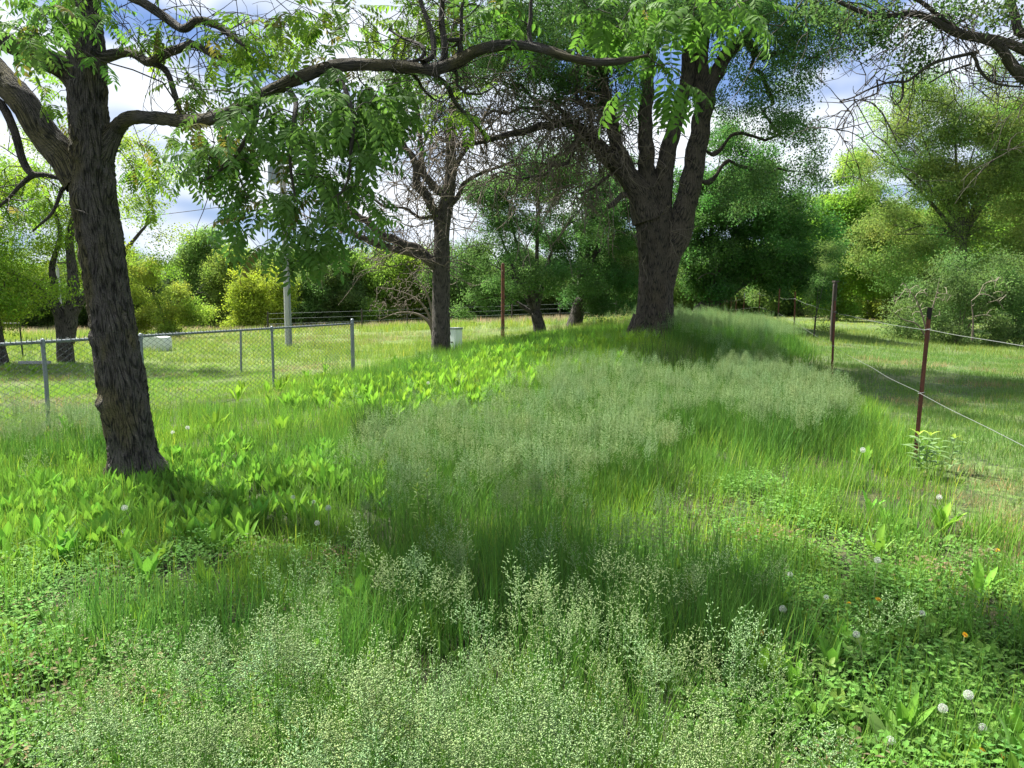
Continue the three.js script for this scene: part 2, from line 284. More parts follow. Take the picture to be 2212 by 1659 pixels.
// bare twigs that spring from limbs, each with side twigs
function tangle(pool, n, R, { len = 0.9, r = 0.01, tip = 0.004, fall = 0.3, side = 3, wild = 0.5, pull = null }) {
  const geos = [], one = (p, d, L, r0, r1, k) => { const pts = [{ p: p.clone(), r: r0 }], q = p.clone(), t = d.clone(), m = k ? 3 : 4; for (let i = 1; i <= m; i++) { t.add(V(R.g() * wild, R.g() * wild - fall / m, R.g() * wild)).normalize(); q.addScaledVector(t, L / m); pts.push({ p: q.clone(), r: lerp(r0, r1, i / m) }); } geos.push(tube(pts, 3, { ring: 0.12, tile: 0.3, cap: false })); return pts; };
  for (let i = 0; i < n; i++) {
    const s = pool[Math.floor(R() * pool.length)].p, d = V(R.g(), R.g() * 0.7, R.g()); if (pull) d.add(pull); d.normalize();
    const L = len * R.r(0.5, 1.4), a = one(s, d, L, r, tip, 0);
    for (let k = 0; k < side; k++) { const b = a[1 + Math.floor(R() * (a.length - 1))], e = one(b.p, d.clone().add(V(R.g(), R.g() - 0.2, R.g())).normalize(), L * R.r(0.3, 0.7), (r + tip) / 2, tip * 0.8, 1); if (R() < 0.6) one(e[2].p, V(R.g(), R.g() - 0.2, R.g()).normalize(), L * R.r(0.15, 0.35), tip, tip * 0.7, 1); }
  }
  return merged(geos);
}

// ------------------------------------------------------------------ the near tree at the left
const walnutLeaves = [0, 1, 2, 3, 4].map((k) => compoundLeaf(100 + k, 5 + k % 3, 0.30 + 0.03 * k, 0.092 + 0.006 * (k % 3), 0.033));
{
  const base = onGround(at(292, 1040, 6.6).x, 6.6), t = thing('walnut_tree', 'dark leaning tree nearest the camera, with feathery drooping leaves, left of centre', 'tree', base), R = RNG(11);
  const moss = (p, n) => { const k = smooth(fbm(p.x * 3.2, p.y * 1.3, p.z * 3.2 + 4, 3) + 0.1 - n.x * 0.16, 0.02, 0.25) * 0.75; return C(lerp(1, 1.15, k), lerp(1, 1.12, k), lerp(1, 0.45, k)); };
  const L = (rows) => limb(rows, 6.6);
  const trunk = L([[298, 1075, 74], [296, 1046, 61], [292, 1020, 51], [284, 960, 46], [268, 856, 44], [250, 740, 42], [233, 637, 39], [216, 510, 41], [204, 440, 41], [198, 360, 39], [198, 317, 38], [190, 233, 34], [187, 133, 34], [184, 57, 30], [180, -80, 26], [186, -260, 21], [200, -460, 14], [190, -640, 6]]);
  const K = (x, y, z, atY, h, s, k) => ({ x, y, z, at: trunk[0].p.distanceTo(at(260, atY, 6.6)), h, s, k });
  const gs = [tube(trunk, 72, { ring: 0.028, rough: 0.022, ridge: 9, tint: moss, knots: [K(-0.6, 0, 0.8, 866, 0.05, 0.06, 14), K(-0.35, 0, 0.93, 880, 0.05, 0.09, 26), K(-0.8, 0, 0.55, 722, 0.045, 0.05, 20), K(-0.3, 0, 0.95, 433, 0.05, 0.08, 18), K(0.95, 0, 0.2, 400, 0.06, 0.12, 12), K(1, 0, -0.1, 1035, 0.12, 0.12, 8), K(-1, 0, 0.2, 1035, 0.05, 0.12, 8)] })];
  const big = [
    L([[176, 395, 34], [140, 340, 31], [98, 293, 29], [50, 220, 28], [2, 168, 26, 6.7], [-60, 90, 22, 6.8], [-140, -20, 22, 6.9], [-230, -170, 15, 7], [-300, -330, 7, 7.1]]),
    L([[178, 185, 30], [142, 150, 23], [95, 127, 20, 6.4], [40, 103, 19, 6.3], [-20, 78, 17, 6.2], [-110, 40, 13, 6], [-230, -30, 8, 5.8]]),
    L([[214, 335, 30], [236, 303, 20], [254, 276, 15], [284, 254, 13, 6.3], [330, 254, 12, 6.1], [390, 261, 12, 5.7], [445, 258, 11.5, 5.3], [520, 232, 12, 5], [600, 190, 12.5, 4.75], [670, 158, 12, 4.6], [740, 141, 11, 4.5], [850, 143, 10.5, 4.4], [935, 150, 11, 4.35], [985, 134, 11, 4.3], [1040, 107, 9.5, 4.25], [1110, 96, 8.5, 4.2], [1180, 108, 8, 4.15], [1250, 130, 7, 4.1], [1330, 133, 5, 4.05], [1400, 120, 3, 4]]),
    L([[206, 122, 22], [232, 124, 12], [272, 125, 9], [332, 136, 9, 6.3], [366, 118, 8, 6.2], [412, 104, 7.5, 6], [470, 108, 6.5, 5.8], [530, 122, 5, 5.7], [590, 150, 3, 5.6]]),
    L([[190, -60, 20], [240, -40, 12, 6.4], [310, 5, 9, 6.2], [352, 33, 8.5, 6.1], [388, 66, 8, 6], [432, 54, 7.5, 5.9], [482, 58, 6.5, 5.8], [522, 80, 6, 5.7], [552, 118, 4, 5.6], [570, 170, 2.5, 5.5]]),
  ];
  const small = [
    L([[-40, 200, 10], [0, 232, 9], [22, 280, 8.5], [46, 335, 8], [64, 362, 7.5], [77, 378, 7]]), L([[77, 378, 6], [105, 378, 5], [140, 388, 4]]), L([[77, 376, 6], [38, 398, 4.5], [10, 428, 3], [-15, 452, 2]]),
    L([[148, 395, 5], [132, 430, 4], [105, 470, 3], [70, 500, 2]]), L([[336, 138, 7, 6.3], [362, 172, 6, 6.3], [386, 214, 6, 6.2], [398, 248, 5, 6.2]]),
    L([[940, 148, 8, 4.35], [945, 105, 7, 4.35], [948, 40, 6, 4.4], [956, -30, 4, 4.4]]), L([[983, 134, 7, 4.3], [982, 100, 6, 4.3], [976, 78, 6, 4.3], [966, 84, 5, 4.25]]), L([[982, 100, 4, 4.3], [990, 50, 3.5, 4.3], [1004, -20, 3, 4.3]]),
    L([[914, 134, 7, 4.35], [924, 95, 6, 4.4], [926, 43, 5, 4.5], [905, -20, 4, 4.6]]), L([[876, 135, 5, 4.4], [896, 112, 4, 4.4], [906, 92, 3.5, 4.5], [880, 80, 3, 4.6], [840, 62, 2, 4.7]]), L([[1147, 97, 5, 4.18], [1144, 80, 4.5, 4.2], [1152, 40, 4, 4.2], [1158, -20, 3, 4.2]]),
    L([[918, 152, 5, 4.36], [964, 177, 4.5, 4.5], [980, 207, 4, 4.6], [1004, 240, 3.6, 4.7], [1030, 283, 3, 4.8], [1050, 322, 2, 4.9]]), L([[982, 152, 5, 4.3], [984, 165, 3.5, 4.35], [1000, 197, 3, 4.4], [1037, 200, 2, 4.4], [1062, 190, 1.5, 4.4]]),
    L([[882, 148, 4, 4.4], [900, 180, 3, 4.5], [930, 205, 2.2, 4.6], [960, 215, 1.6, 4.6]]), L([[620, 186, 6, 4.7], [640, 230, 5, 4.5], [650, 290, 4, 4.4], [640, 350, 3, 4.4], [640, 430, 2, 4.4]]), L([[560, 210, 6, 4.9], [520, 300, 5, 4.7], [480, 350, 3.5, 4.7], [430, 390, 2.5, 4.8]]), L([[700, 150, 5, 4.55], [740, 210, 5, 4.3], [770, 280, 4, 4.2], [760, 360, 3, 4.2], [730, 420, 2, 4.3]]),
  ];
  for (const b of big) gs.push(tube(b, 20, { ring: 0.04, rough: b[1].r > 0.07 ? 0.009 : 0.003, ridge: 12, tint: moss, wig: b[1].r > 0.07 ? 0 : 0.09 }));
  part('trunk', gs[0], M.barkDark, t);
  gs.slice(1).forEach((g) => part('limb', g, M.barkDark, t));
  part('branches', merged(small.map((s) => tube(s, 8, { ring: 0.06, rough: 0.0015, ridge: 20, wig: 0.08 }))), M.barkDark, t).userData.kind = 'stuff';
  const pool = [...big.slice(0), ...small].flatMap((b) => sampleLimb(b, 0.15)).concat(sampleLimb(trunk, 0.3).slice(-14));
  // x, y, rx, ry, depth, depth spread, twigs, kind (0 dark near foliage, 1 light young, 2 backlit yellow-green)
  const { geo, tips } = grow(pool, [
    [640, 220, 200, 100, 4.7, 0.7, 32], [550, 310, 150, 110, 4.9, 0.6, 20], [760, 290, 130, 120, 4.5, 0.5, 20], [690, 410, 140, 90, 4.6, 0.4, 15], [650, 510, 110, 60, 4.6, 0.3, 9], [460, 330, 100, 90, 5.1, 0.5, 14], [830, 220, 70, 100, 4.5, 0.4, 12], [500, 440, 70, 60, 4.9, 0.3, 5],
    [520, 80, 130, 70, 5.6, 0.7, 18, 2], [700, 60, 150, 60, 5.4, 0.8, 22, 2], [880, 40, 140, 50, 5, 0.6, 14, 2], [980, 230, 60, 40, 4.8, 0.3, 6, 2],
    [1330, 40, 120, 50, 4.3, 0.5, 6, 1], [1440, 130, 90, 50, 4.3, 0.4, 4, 1], [1460, 10, 120, 40, 4.3, 0.5, 6, 1], [1385, 165, 40, 30, 4.3, 0.3, 1, 1], [1120, 20, 110, 40, 4.6, 0.5, 6, 1], [1600, 0, 60, 30, 4.3, 0.3, 3, 1],
    [60, 40, 110, 60, 5, 0.7, 12, 0], [190, 0, 110, 45, 5.6, 0.5, 9, 1], [320, 60, 80, 60, 6.5, 0.7, 7, 2], [100, 250, 90, 130, 7.2, 0.8, 16, 2], [40, 420, 100, 80, 7, 0.8, 9, 2], [330, 330, 80, 60, 7, 0.7, 10, 2], [290, 400, 60, 60, 7, 0.6, 7, 2], [420, 190, 60, 60, 6, 0.5, 6, 2],
    [0, -300, 420, 260, 6.4, 1.6, 70, 0], [560, -260, 420, 190, 5.6, 1.3, 60, 0], [1000, -200, 400, 140, 4.6, 1, 30, 0],
  ], R, { droop: 0.5, r0: 0.006, bend: 0.16 });
  part('twigs', geo, M.twig, t).userData.kind = 'stuff';
  const bare = { geo: merged([tangle(sampleLimb(big[3], 0.1).slice(4), 26, R, { len: 0.6, r: 0.005, tip: 0.0022, side: 3 }), tangle(sampleLimb(big[4], 0.1).slice(4), 16, R, { len: 0.6, r: 0.005, tip: 0.0022 }), tangle([...sampleLimb(small[0], 0.1), ...sampleLimb(small[2], 0.1)], 10, R, { len: 0.7, r: 0.006, tip: 0.0024 }), tangle([...small.slice(5, 10), small[11], small[12]].flatMap((b) => sampleLimb(b, 0.1)), 44, R, { len: 0.5, r: 0.004, tip: 0.0018 }), tangle(sampleLimb(small[15], 0.1), 8, R, { len: 0.6, r: 0.005, tip: 0.002 })]) };
  part('bare_twigs', bare.geo, M.twig, t).userData.kind = 'stuff';
  const TONES = [[0.1, 0.2, 0.036], [0.1, 0.215, 0.028], [0.14, 0.245, 0.024]], all = [];
  for (const q of tips) {
    if (q.u < 0.42) continue;
    const n = q.u > 0.99 ? 3 : q.kind === 2 ? 1.2 : 1.7;
    for (let k = 0; k < n; k++) {
      if (n !== 3 && R() > n - k) continue;
      const d = q.t.clone().multiplyScalar(0.5).add(V(R.g(), R.g() * 0.6 - 0.3, R.g())).normalize(), s = R.r(0.5, 0.82) * (q.kind === 2 ? 0.85 : 1);
      const c = R() < 0.06 ? C(0.17, 0.16, 0.03) : tone(TONES[q.kind], R, 0.2, 0.16);
      all.push({ m: aim(q.p.clone().add(V(R.g() * 0.03, R.g() * 0.03, R.g() * 0.03)), d, V(R.g() * 0.5, 1, R.g() * 0.5 + 0.2), s), c, v: Math.floor(R() * 5), p: q.p, kind: q.kind });
    }
  }
  // the 300 leaves that show largest are parts of their own, the rest one mass
  const inView = (p) => { const dz = -p.z, q = V(p.x, p.y - EYE, p.z), f = -q.y * SP + dz * CP, u = q.y * CP + -(-dz) * 0 - dz * SP * -1 * -1; return Math.abs(q.x / f) < 0.72 && Math.abs((q.y * CP + dz * SP) / f) < 0.54; };
  const front = all.filter((e) => inView(e.p)).sort((a, b) => b.p.z - a.p.z).slice(0, 290), set = new Set(front);
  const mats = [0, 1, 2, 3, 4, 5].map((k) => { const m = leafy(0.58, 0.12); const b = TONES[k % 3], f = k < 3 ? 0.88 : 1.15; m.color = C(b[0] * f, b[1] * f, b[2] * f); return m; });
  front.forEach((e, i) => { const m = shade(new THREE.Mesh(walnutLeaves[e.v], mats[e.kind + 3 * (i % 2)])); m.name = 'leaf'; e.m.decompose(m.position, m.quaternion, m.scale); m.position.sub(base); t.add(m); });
  scatter('foliage', walnutLeaves, M.leaf, all.filter((e) => !set.has(e)), t);
}

// ------------------------------------------------------------------ other trees
const CLUSTER = { // shared sprays of leaves
  small: [0, 1, 2].map((k) => leafCluster(300 + k, 80, 0.24, 0.062, 0.036)),
  mid: [0, 1, 2].map((k) => leafCluster(320 + k, 150, 0.36, 0.095, 0.055)),
  big: [0, 1, 2].map((k) => leafCluster(340 + k, 190, 0.62, 0.17, 0.1)),
  sparse: [0, 1, 2].map((k) => leafCluster(360 + k, 64, 0.28, 0.08, 0.036)),
};
const o_size = (rx, ry) => 0.1 + 0.3 * Math.min(rx, ry);
function crownAt(lobes, R, { density = 10, shell = 0.55, gap = 0.0, gapScale = 0.8, base, v = 0.22, hue = 0.2, size = 1 }) {   // sprays filling a set of ellipsoids [centre, rx, ry, rz], with gaps
  const list = [];
  for (const [c, rx, ry, rz, own] of lobes) {
    const n = Math.round(density * 4.19 * rx * ry * rz * 0.6 + 6), lt = 1 + R.g() * 0.14, lh = R.g() * 0.08;
    const per = 7, sc = o_size(rx, ry);
    for (let i = 0; i < n / per; i++) {
      const d = V(R.g(), R.g(), R.g()).normalize(), r = (1 - shell) * Math.cbrt(R()) + shell * R.r(0.75, 1.12), wob = 1 + 0.4 * N3(d.x * 2.1 + c.x, d.y * 2.1 + c.y, d.z * 2.1 + c.z);
      const p0 = V(c.x + d.x * rx * r * wob, c.y + d.y * ry * r * wob, c.z + d.z * rz * r * wob);
      if (N3(p0.x * gapScale + 7, p0.y * gapScale * 1.3, p0.z * gapScale) < gap - 0.5) continue;
      const pk = 1.22 + R.g() * v * 0.8, ph = R.g() * hue * 0.7;
      for (let q = 0; q < per; q++) {
        const p = p0.clone().add(V(R.g() * sc, R.g() * sc * 0.55 - 0.05 * sc, R.g() * sc)), b = own ?? base, k = lt * pk * (1 + R.g() * v * 0.5), h = lh + ph + R.g() * hue * 0.4;
        list.push({ m: place(p, R() * 6.28, size * R.r(0.7, 1.25), undefined, R.g() * 0.4, R.g() * 0.4), c: C(b[0] * 0.97 * k * (1 + h), b[1] * 1.06 * k, b[2] * 0.9 * k), v: Math.floor(R() * 3) });
      }
    }
  }
  return list;
}
function limbsInto(base, lobes, R, r0, { lean = 0, fork = 0.35, seg = 7, straight = 1 } = {}) {   // trunk and limbs that carry the lobes
  const top = lobes.reduce((a, l) => Math.max(a, l[0].y), base.y), H = top - base.y, mid = lobes.reduce((a, l) => a.add(l[0]), V()).multiplyScalar(1 / lobes.length);
  const f = base.clone().add(V((mid.x - base.x) * 0.25 + lean, H * fork, (mid.z - base.z) * 0.25)), gs = [tube([{ p: base.clone().setY(base.y - 0.2), r: r0 * 1.35 }, { p: base.clone().lerp(f, 0.3), r: r0 }, { p: f, r: r0 * 0.85 }], seg + 3, { ring: 0.2, rough: r0 * 0.08 })];
  for (const l of lobes) { const e = l[0].clone().add(V(0, l[2] * 0.3, 0)), m = f.clone().lerp(e, 0.5).add(V(R.g() * 0.15 * H * 0.3, H * 0.05, R.g() * 0.1)); gs.push(tube([{ p: f.clone().setY(f.y - 0.1), r: r0 * 0.42 }, { p: m, r: r0 * 0.2 }, { p: e, r: r0 * 0.03 }], seg, { ring: 0.4 }));
    for (let k = 0; k < 3; k++) { const s = m.clone().lerp(e, R()), q = e.clone().add(V(R.g() * l[1], R.g() * l[2] * 0.8, R.g() * l[3])); gs.push(tube([{ p: s, r: r0 * 0.1 }, { p: s.clone().lerp(q, 0.5).add(V(0, 0.15, 0)), r: r0 * 0.06 }, { p: q, r: r0 * 0.015 }], 4, { ring: 0.5 })); } }
  return gs;
}

// the middle tree, half bare
{
  const D = 18, L = (r) => limb(r, D), base = onGround(at(952, 768, D).x, D), R = RNG(21);
  const t = thing('half_bare_tree', 'grey-barked half bare tree in the middle distance with a low limb reaching left', 'tree', base);
  const trunk = L([[952, 790, 26], [952, 766, 21], [953, 700, 18], [953, 604, 17.5], [955, 500, 16], [957, 470, 17], [966, 433, 14], [974, 367, 11], [974, 317, 9.5], [978, 250, 8], [985, 170, 6], [980, 90, 4], [990, 20, 2]]);
  const big = [
    L([[950, 470, 12], [943, 473, 10], [927, 443, 9.5], [904, 393, 9], [888, 350, 8], [870, 317, 6], [850, 270, 4.5], [840, 210, 3]]), L([[968, 425, 10], [948, 416, 9], [930, 395, 8.5], [914, 377, 8], [905, 340, 6], [912, 290, 4.5], [900, 220, 3]]),
    L([[950, 580, 15], [934, 564, 13], [910, 546, 11.5], [870, 528, 9.5], [837, 512, 9], [787, 475, 8], [737, 428, 6.5], [705, 400, 4], [680, 395, 2]]), L([[915, 552, 9], [885, 546, 8], [840, 533, 7.5], [804, 519, 7], [770, 502, 6], [737, 487, 5], [706, 482, 3], [670, 470, 1.5]]),
    L([[945, 478, 5], [937, 472, 3.5], [897, 463, 3], [854, 447, 2.5], [800, 430, 2], [760, 440, 1.2]]), L([[976, 440, 6], [990, 420, 5], [1010, 395, 4], [1060, 370, 3], [1110, 350, 1.6]]), L([[972, 400, 5], [1000, 330, 4], [1030, 290, 3], [1080, 250, 1.6]]),
  ];
  part('trunk', tube(trunk, 28, { ring: 0.06, rough: 0.018, ridge: 7 }), M.barkGrey, t);
  big.forEach((b) => part('limb', tube(b, 10, { ring: 0.12, rough: 0.005, wig: 0.14 }), M.barkGrey, t));
  const pool = [...big, trunk.slice(6)].flatMap((b) => sampleLimb(b, 0.3));
  const bare = { geo: merged([tangle(pool, 210, R, { len: 1.3, r: 0.014, tip: 0.0065, fall: 0.1, pull: V(-0.2, 0.25, 0) }), tangle(big.slice(2, 5).flatMap((b) => sampleLimb(b, 0.3)), 60, R, { len: 1.0, r: 0.014, tip: 0.006, fall: 0, pull: V(-0.4, 0.3, 0) })]) };
  part('bare_twigs', bare.geo, M.deadTwig, t).userData.kind = 'stuff';
  const lv = grow(pool, [[930, 120, 170, 110, 18, 1.6, 70], [980, 210, 90, 60, 18, 1.2, 25], [1040, 100, 120, 100, 18, 1.5, 40], [940, 450, 40, 40, 18, 0.5, 6], [900, -120, 260, 120, 18, 2, 45]], R, { seg: 3, r0: 0.01 });
  part('twigs', lv.geo, M.twig, t).userData.kind = 'stuff';
  scatter('foliage', CLUSTER.sparse, M.crown, lv.tips.filter((q) => q.u > 0.5).map((q) => ({ m: place(q.p, R() * 6.28, R.r(0.6, 1.0)), c: tone([0.1, 0.165, 0.03], R, 0.25, 0.2), v: Math.floor(R() * 3) })), t);
}

// the large many-stemmed tree on the bank
{
  const D = 15, L = (r) => limb(r, D), base = onGround(at(1408, 727, D).x, D), R = RNG(31);
  const t = thing('many_stemmed_tree', 'large dark tree on the bank with a thick trunk dividing into several stems', 'tree', base);
  const moss = (p, n) => { const k = smooth(fbm(p.x * 2.5, p.y * 0.9, p.z * 2.5, 3), 0, 0.3) * 0.5; return C(1, lerp(1, 0.97, k), lerp(1, 0.7, k)); };
  const trunkL = L([[1396, 760, 48], [1398, 735, 38], [1404, 705, 31], [1407, 640, 27], [1407, 574, 25], [1405, 500, 27], [1400, 462, 26], [1390, 420, 22]]), trunkR = L([[1434, 752, 28], [1432, 720, 23], [1431, 650, 21], [1436, 574, 21], [1449, 520, 22], [1464, 484, 23], [1480, 440, 20]]), mid = L([[1415, 740, 39], [1418, 650, 32], [1421, 560, 28], [1425, 500, 28], [1428, 460, 22], [1432, 420, 17]]);
  const root = L([[1392, 690, 26], [1374, 722, 22], [1358, 740, 14, 14.9], [1340, 758, 8, 14.8]]);
  const big = [
    L([[1400, 478, 32], [1384, 420, 27], [1366, 392, 23], [1344, 366, 20], [1322, 346, 18], [1300, 322, 15], [1280, 305, 13.5], [1252, 277, 11], [1225, 268, 8], [1187, 271, 7], [1134, 281, 6], [1091, 291, 5], [1040, 306, 4], [980, 318, 3], [930, 345, 1.5]]),
    L([[1410, 480, 24], [1404, 420, 18], [1398, 350, 16], [1394, 300, 15], [1396, 216, 13], [1404, 120, 11], [1414, 20, 9], [1410, -100, 7], [1400, -260, 3]]),
    L([[1362, 376, 14], [1340, 330, 13], [1327, 290, 12.5], [1318, 250, 12], [1309, 216, 11], [1300, 150, 8], [1270, 60, 6], [1250, -60, 3]]),
    L([[1426, 490, 26], [1431, 440, 20], [1434, 388, 18], [1445, 323, 16.5], [1458, 270, 15], [1468, 232, 14.5], [1482, 170, 14], [1488, 100, 13], [1486, 20, 12], [1490, -110, 9], [1500, -280, 4]]),
    L([[1434, 640, 16], [1444, 575, 22], [1455, 530, 26], [1468, 490, 26], [1484, 431, 23], [1502, 341, 21], [1516, 270, 19.5], [1524, 225, 18], [1540, 170, 15], [1560, 132, 14], [1598, 92, 12.5], [1636, 48, 10], [1690, -30, 8], [1760, -140, 4]]),
    L([[1516, 240, 15], [1514, 200, 14], [1514, 160, 13.5], [1520, 80, 13], [1526, 0, 11], [1540, -120, 8], [1560, -260, 3]]),
    L([[1590, 98, 8], [1618, 107, 7], [1675, 110, 5.5], [1722, 127, 4], [1770, 120, 2]]), L([[1512, 330, 7], [1530, 318, 5.5], [1566, 308, 4.5], [1600, 304, 3.5], [1700, 290, 2]]), L([[1494, 400, 8], [1512, 388, 6], [1560, 370, 4.5], [1612, 356, 3.5], [1700, 370, 2]]), L([[1600, 90, 7], [1640, 150, 5], [1668, 230, 4], [1680, 300, 2.5]]),
    L([[1200, 271, 4.5], [1150, 245, 3.5], [1090, 238, 2.8], [1010, 252, 1.8], [960, 290, 1]]), L([[1235, 270, 5], [1195, 225, 4], [1140, 195, 3], [1080, 190, 2], [1020, 160, 1]]), L([[1258, 284, 4.5], [1238, 330, 3.5], [1190, 352, 2.6], [1130, 378, 2], [1060, 380, 1]]), L([[1290, 312, 5], [1270, 240, 4], [1240, 180, 3], [1250, 120, 1.6]]), L([[1330, 360, 4], [1300, 390, 3], [1255, 396, 2], [1220, 420, 1]]),
    L([[1370, 432, 10], [1355, 425, 7], [1330, 435, 6], [1316, 447, 5]]),
  ];
  part('trunk', merged([tube(trunkL, 52, { ring: 0.05, rough: 0.028, ridge: 7, tint: moss }), tube(trunkR, 44, { ring: 0.05, rough: 0.028, ridge: 7, tint: moss }), tube(mid, 44, { ring: 0.05, rough: 0.02, ridge: 7, tint: moss }), tube(root, 16, { ring: 0.06, rough: 0.01 })]), M.barkBig, t);
  big.forEach((b, i) => part('limb', tube(b, i < 6 ? 24 : 8, { ring: 0.08, rough: i < 6 ? 0.016 : 0.004, ridge: 8, wig: i < 6 ? 0.06 : 0.3 }), i > 9 ? M.barkGrey : M.barkBig, t));
  const pool = big.slice(0, 10).flatMap((b) => sampleLimb(b, 0.25));
  const dead = [...sampleLimb(big[0], 0.15).slice(12), ...big.slice(10, 15).flatMap((b) => sampleLimb(b, 0.15))];
  const bare = { geo: merged([tangle(dead, 300, R, { len: 1.05, r: 0.013, tip: 0.007, fall: 0.9, side: 4, wild: 0.55 }), tangle(sampleLimb(big[2], 0.2), 60, R, { len: 0.9, r: 0.012, tip: 0.007, fall: 0.5 }), tangle([...sampleLimb(big[1], 0.2), ...sampleLimb(big[3], 0.2)], 50, R, { len: 0.7, r: 0.01, tip: 0.006, fall: 0.6 })]) };
  part('dead_twigs', bare.geo, M.deadTwig, t).userData.kind = 'stuff';
  const lv = grow(pool, [[1700, 130, 120, 90, 15, 1.5, 26], [1640, 250, 100, 90, 15, 1.3, 18], [1690, 385, 120, 50, 15, 1, 22], [1740, 320, 70, 70, 15, 1, 10], [1590, 420, 60, 50, 15, 1, 6], [1600, 160, 90, 80, 15, 1.3, 14],
    [1250, 60, 190, 100, 15, 2, 105], [1420, 20, 170, 80, 15, 2, 65], [1600, 10, 140, 60, 15, 1.6, 50], [1100, 90, 140, 90, 15.5, 1.5, 60], [1200, 180, 130, 70, 15.6, 1.2, 40], [1350, 200, 80, 60, 15.4, 1, 12], [1780, 60, 110, 60, 15, 1.2, 30], [1150, 330, 100, 60, 16, 1, 8],
    [1400, -250, 450, 190, 15, 3.4, 120], [1000, -100, 220, 130, 15, 2, 40], [1800, -120, 200, 120, 15, 2, 40]], R, { seg: 3, r0: 0.011, droop: 0.4 });
  part('twigs', lv.geo, M.twig, t).userData.kind = 'stuff';
  const lf = []; for (const q of lv.tips) if (q.u > 0.3) for (let k = 0; k < (q.u > 0.9 ? 2 : 1); k++) lf.push({ m: place(q.p.clone().add(V(R.g() * 0.2, R.g() * 0.2 - 0.08, R.g() * 0.2)), R() * 6.28, R.r(0.6, 1.05)), c: tone([0.07, 0.15, 0.034], R, 0.3, 0.2), v: Math.floor(R() * 3) });
  scatter('foliage', CLUSTER.small, M.crown, lf, t);
}

// the tree whose limbs enter at the upper right
{
  const L = (r) => limb(r, 6.6), R = RNG(41), tx = 5.6, td = 6.9, base = onGround(tx, td);
  const t = thing('overhanging_tree', 'tree on the lawn whose long arched limbs hang into view at the upper right', 'tree', base);
  const fork = V(tx - 0.25, 2.7, -td);
  const trunk = [{ p: base.clone().setY(base.y - 0.15), r: 0.36 }, { p: base.clone().add(V(0, 0.3, 0)), r: 0.26 }, { p: base.clone().add(V(-0.08, 1.3, 0)), r: 0.23 }, { p: fork, r: 0.2 }, { p: V(tx + 0.1, 4.4, -td), r: 0.15 }, { p: V(tx - 0.2, 6.5, -td + 0.3), r: 0.09 }, { p: V(tx, 8.3, -td), r: 0.03 }];
  const f = { p: fork.clone(), r: 0.12 };
  const big = [[f, ...L([[2290, 255, 15, 6.8], [2216, 168, 11.5, 6.7], [2176, 130, 10], [2140, 98, 9], [2090, 76, 8], [2041, 58, 7], [1975, 38, 6], [1915, 30, 5], [1875, 24, 4.5], [1808, 8, 3], [1750, -20, 2.5]])],
    [{ p: fork.clone().setY(3.1), r: 0.11 }, ...L([[2300, 150, 13, 6.7], [2214, 112, 9], [2150, 90, 7], [2080, 66, 5.5], [2010, 30, 4], [1950, -10, 3]])],
    [{ p: fork.clone().setY(3.9), r: 0.09 }, ...L([[2330, 20, 14, 6.7], [2212, 70, 9], [2190, 20, 8], [2160, -40, 6]])],
    L([[2112, 112, 6], [2105, 116, 4], [2060, 124, 3.5], [2025, 133, 3.2], [1990, 150, 3], [1958, 163, 2.8], [1925, 162, 2.5], [1891, 173, 2.2], [1865, 190, 2], [1842, 215, 1.6], [1815, 222, 1.2]]), L([[1894, 172, 2], [1888, 195, 1.8], [1862, 214, 1.6], [1836, 240, 1.3], [1806, 280, 0.9]]), L([[1950, 166, 2.6], [1948, 195, 2.2], [1932, 224, 1.8]]), L([[2100, 118, 4], [2098, 140, 3.5], [2110, 160, 3], [2140, 178, 2.6], [2210, 186, 2]]), L([[2098, 138, 2.6], [2060, 150, 2], [2010, 176, 1.6]])];
  part('trunk', tube(trunk, 36, { ring: 0.05, rough: 0.015, ridge: 9 }), M.barkDark, t);
  big.forEach((b, i) => part('limb', tube(b, i < 3 ? 14 : 6, { ring: 0.06, rough: i < 3 ? 0.004 : 0.001, ridge: 16, wig: 0.08 }), M.barkGrey, t));
  const up = [[V(6.4, 5.6, -5.4), 0.05], [V(4.4, 6.4, -8.2), 0.05], [V(7.6, 6.2, -8), 0.05], [V(5, 6.6, -5), 0.05]].map(([p, r]) => [{ p: V(tx, 4.3, -td), r: 0.1 }, { p: p.clone().lerp(V(tx, 4.3, -td), 0.5).add(V(0, 0.5, 0)), r: 0.07 }, { p, r }]);
  up.forEach((b) => part('limb', tube(b, 9, { ring: 0.15 }), M.barkGrey, t));
  const pool = [...big, ...up].flatMap((b) => sampleLimb(b, 0.12));
  const bare = { geo: tangle([...big.slice(0, 2).flatMap((b) => sampleLimb(b, 0.1)), ...big.slice(3).flatMap((b) => sampleLimb(b, 0.15))], 120, R, { len: 0.55, r: 0.006, tip: 0.0028, fall: 0.5 }) };
  part('bare_twigs', bare.geo, M.twig, t).userData.kind = 'stuff';
  const lv = grow(pool, [[1890, 60, 100, 60, 6.7, 0.5, 12], [1960, 100, 80, 50, 6.8, 0.5, 6], [2080, 20, 140, 40, 6.6, 0.7, 9], [1800, 20, 70, 40, 6.7, 0.4, 6], [2180, 140, 60, 50, 7, 0.4, 2], [2050, -200, 260, 140, 6.8, 1.4, 55], [2500, -200, 300, 260, 7, 1.8, 80]], R, { seg: 3, r0: 0.005, droop: 0.3 });
  part('twigs', lv.geo, M.twig, t).userData.kind = 'stuff';
  scatter('foliage', CLUSTER.small, M.crown, lv.tips.filter((q) => q.u > 0.4).map((q) => ({ m: place(q.p, R() * 6.28, R.r(0.4, 0.75)), c: tone([0.06, 0.115, 0.028], R, 0.25, 0.2), v: Math.floor(R() * 3) })), t);
}

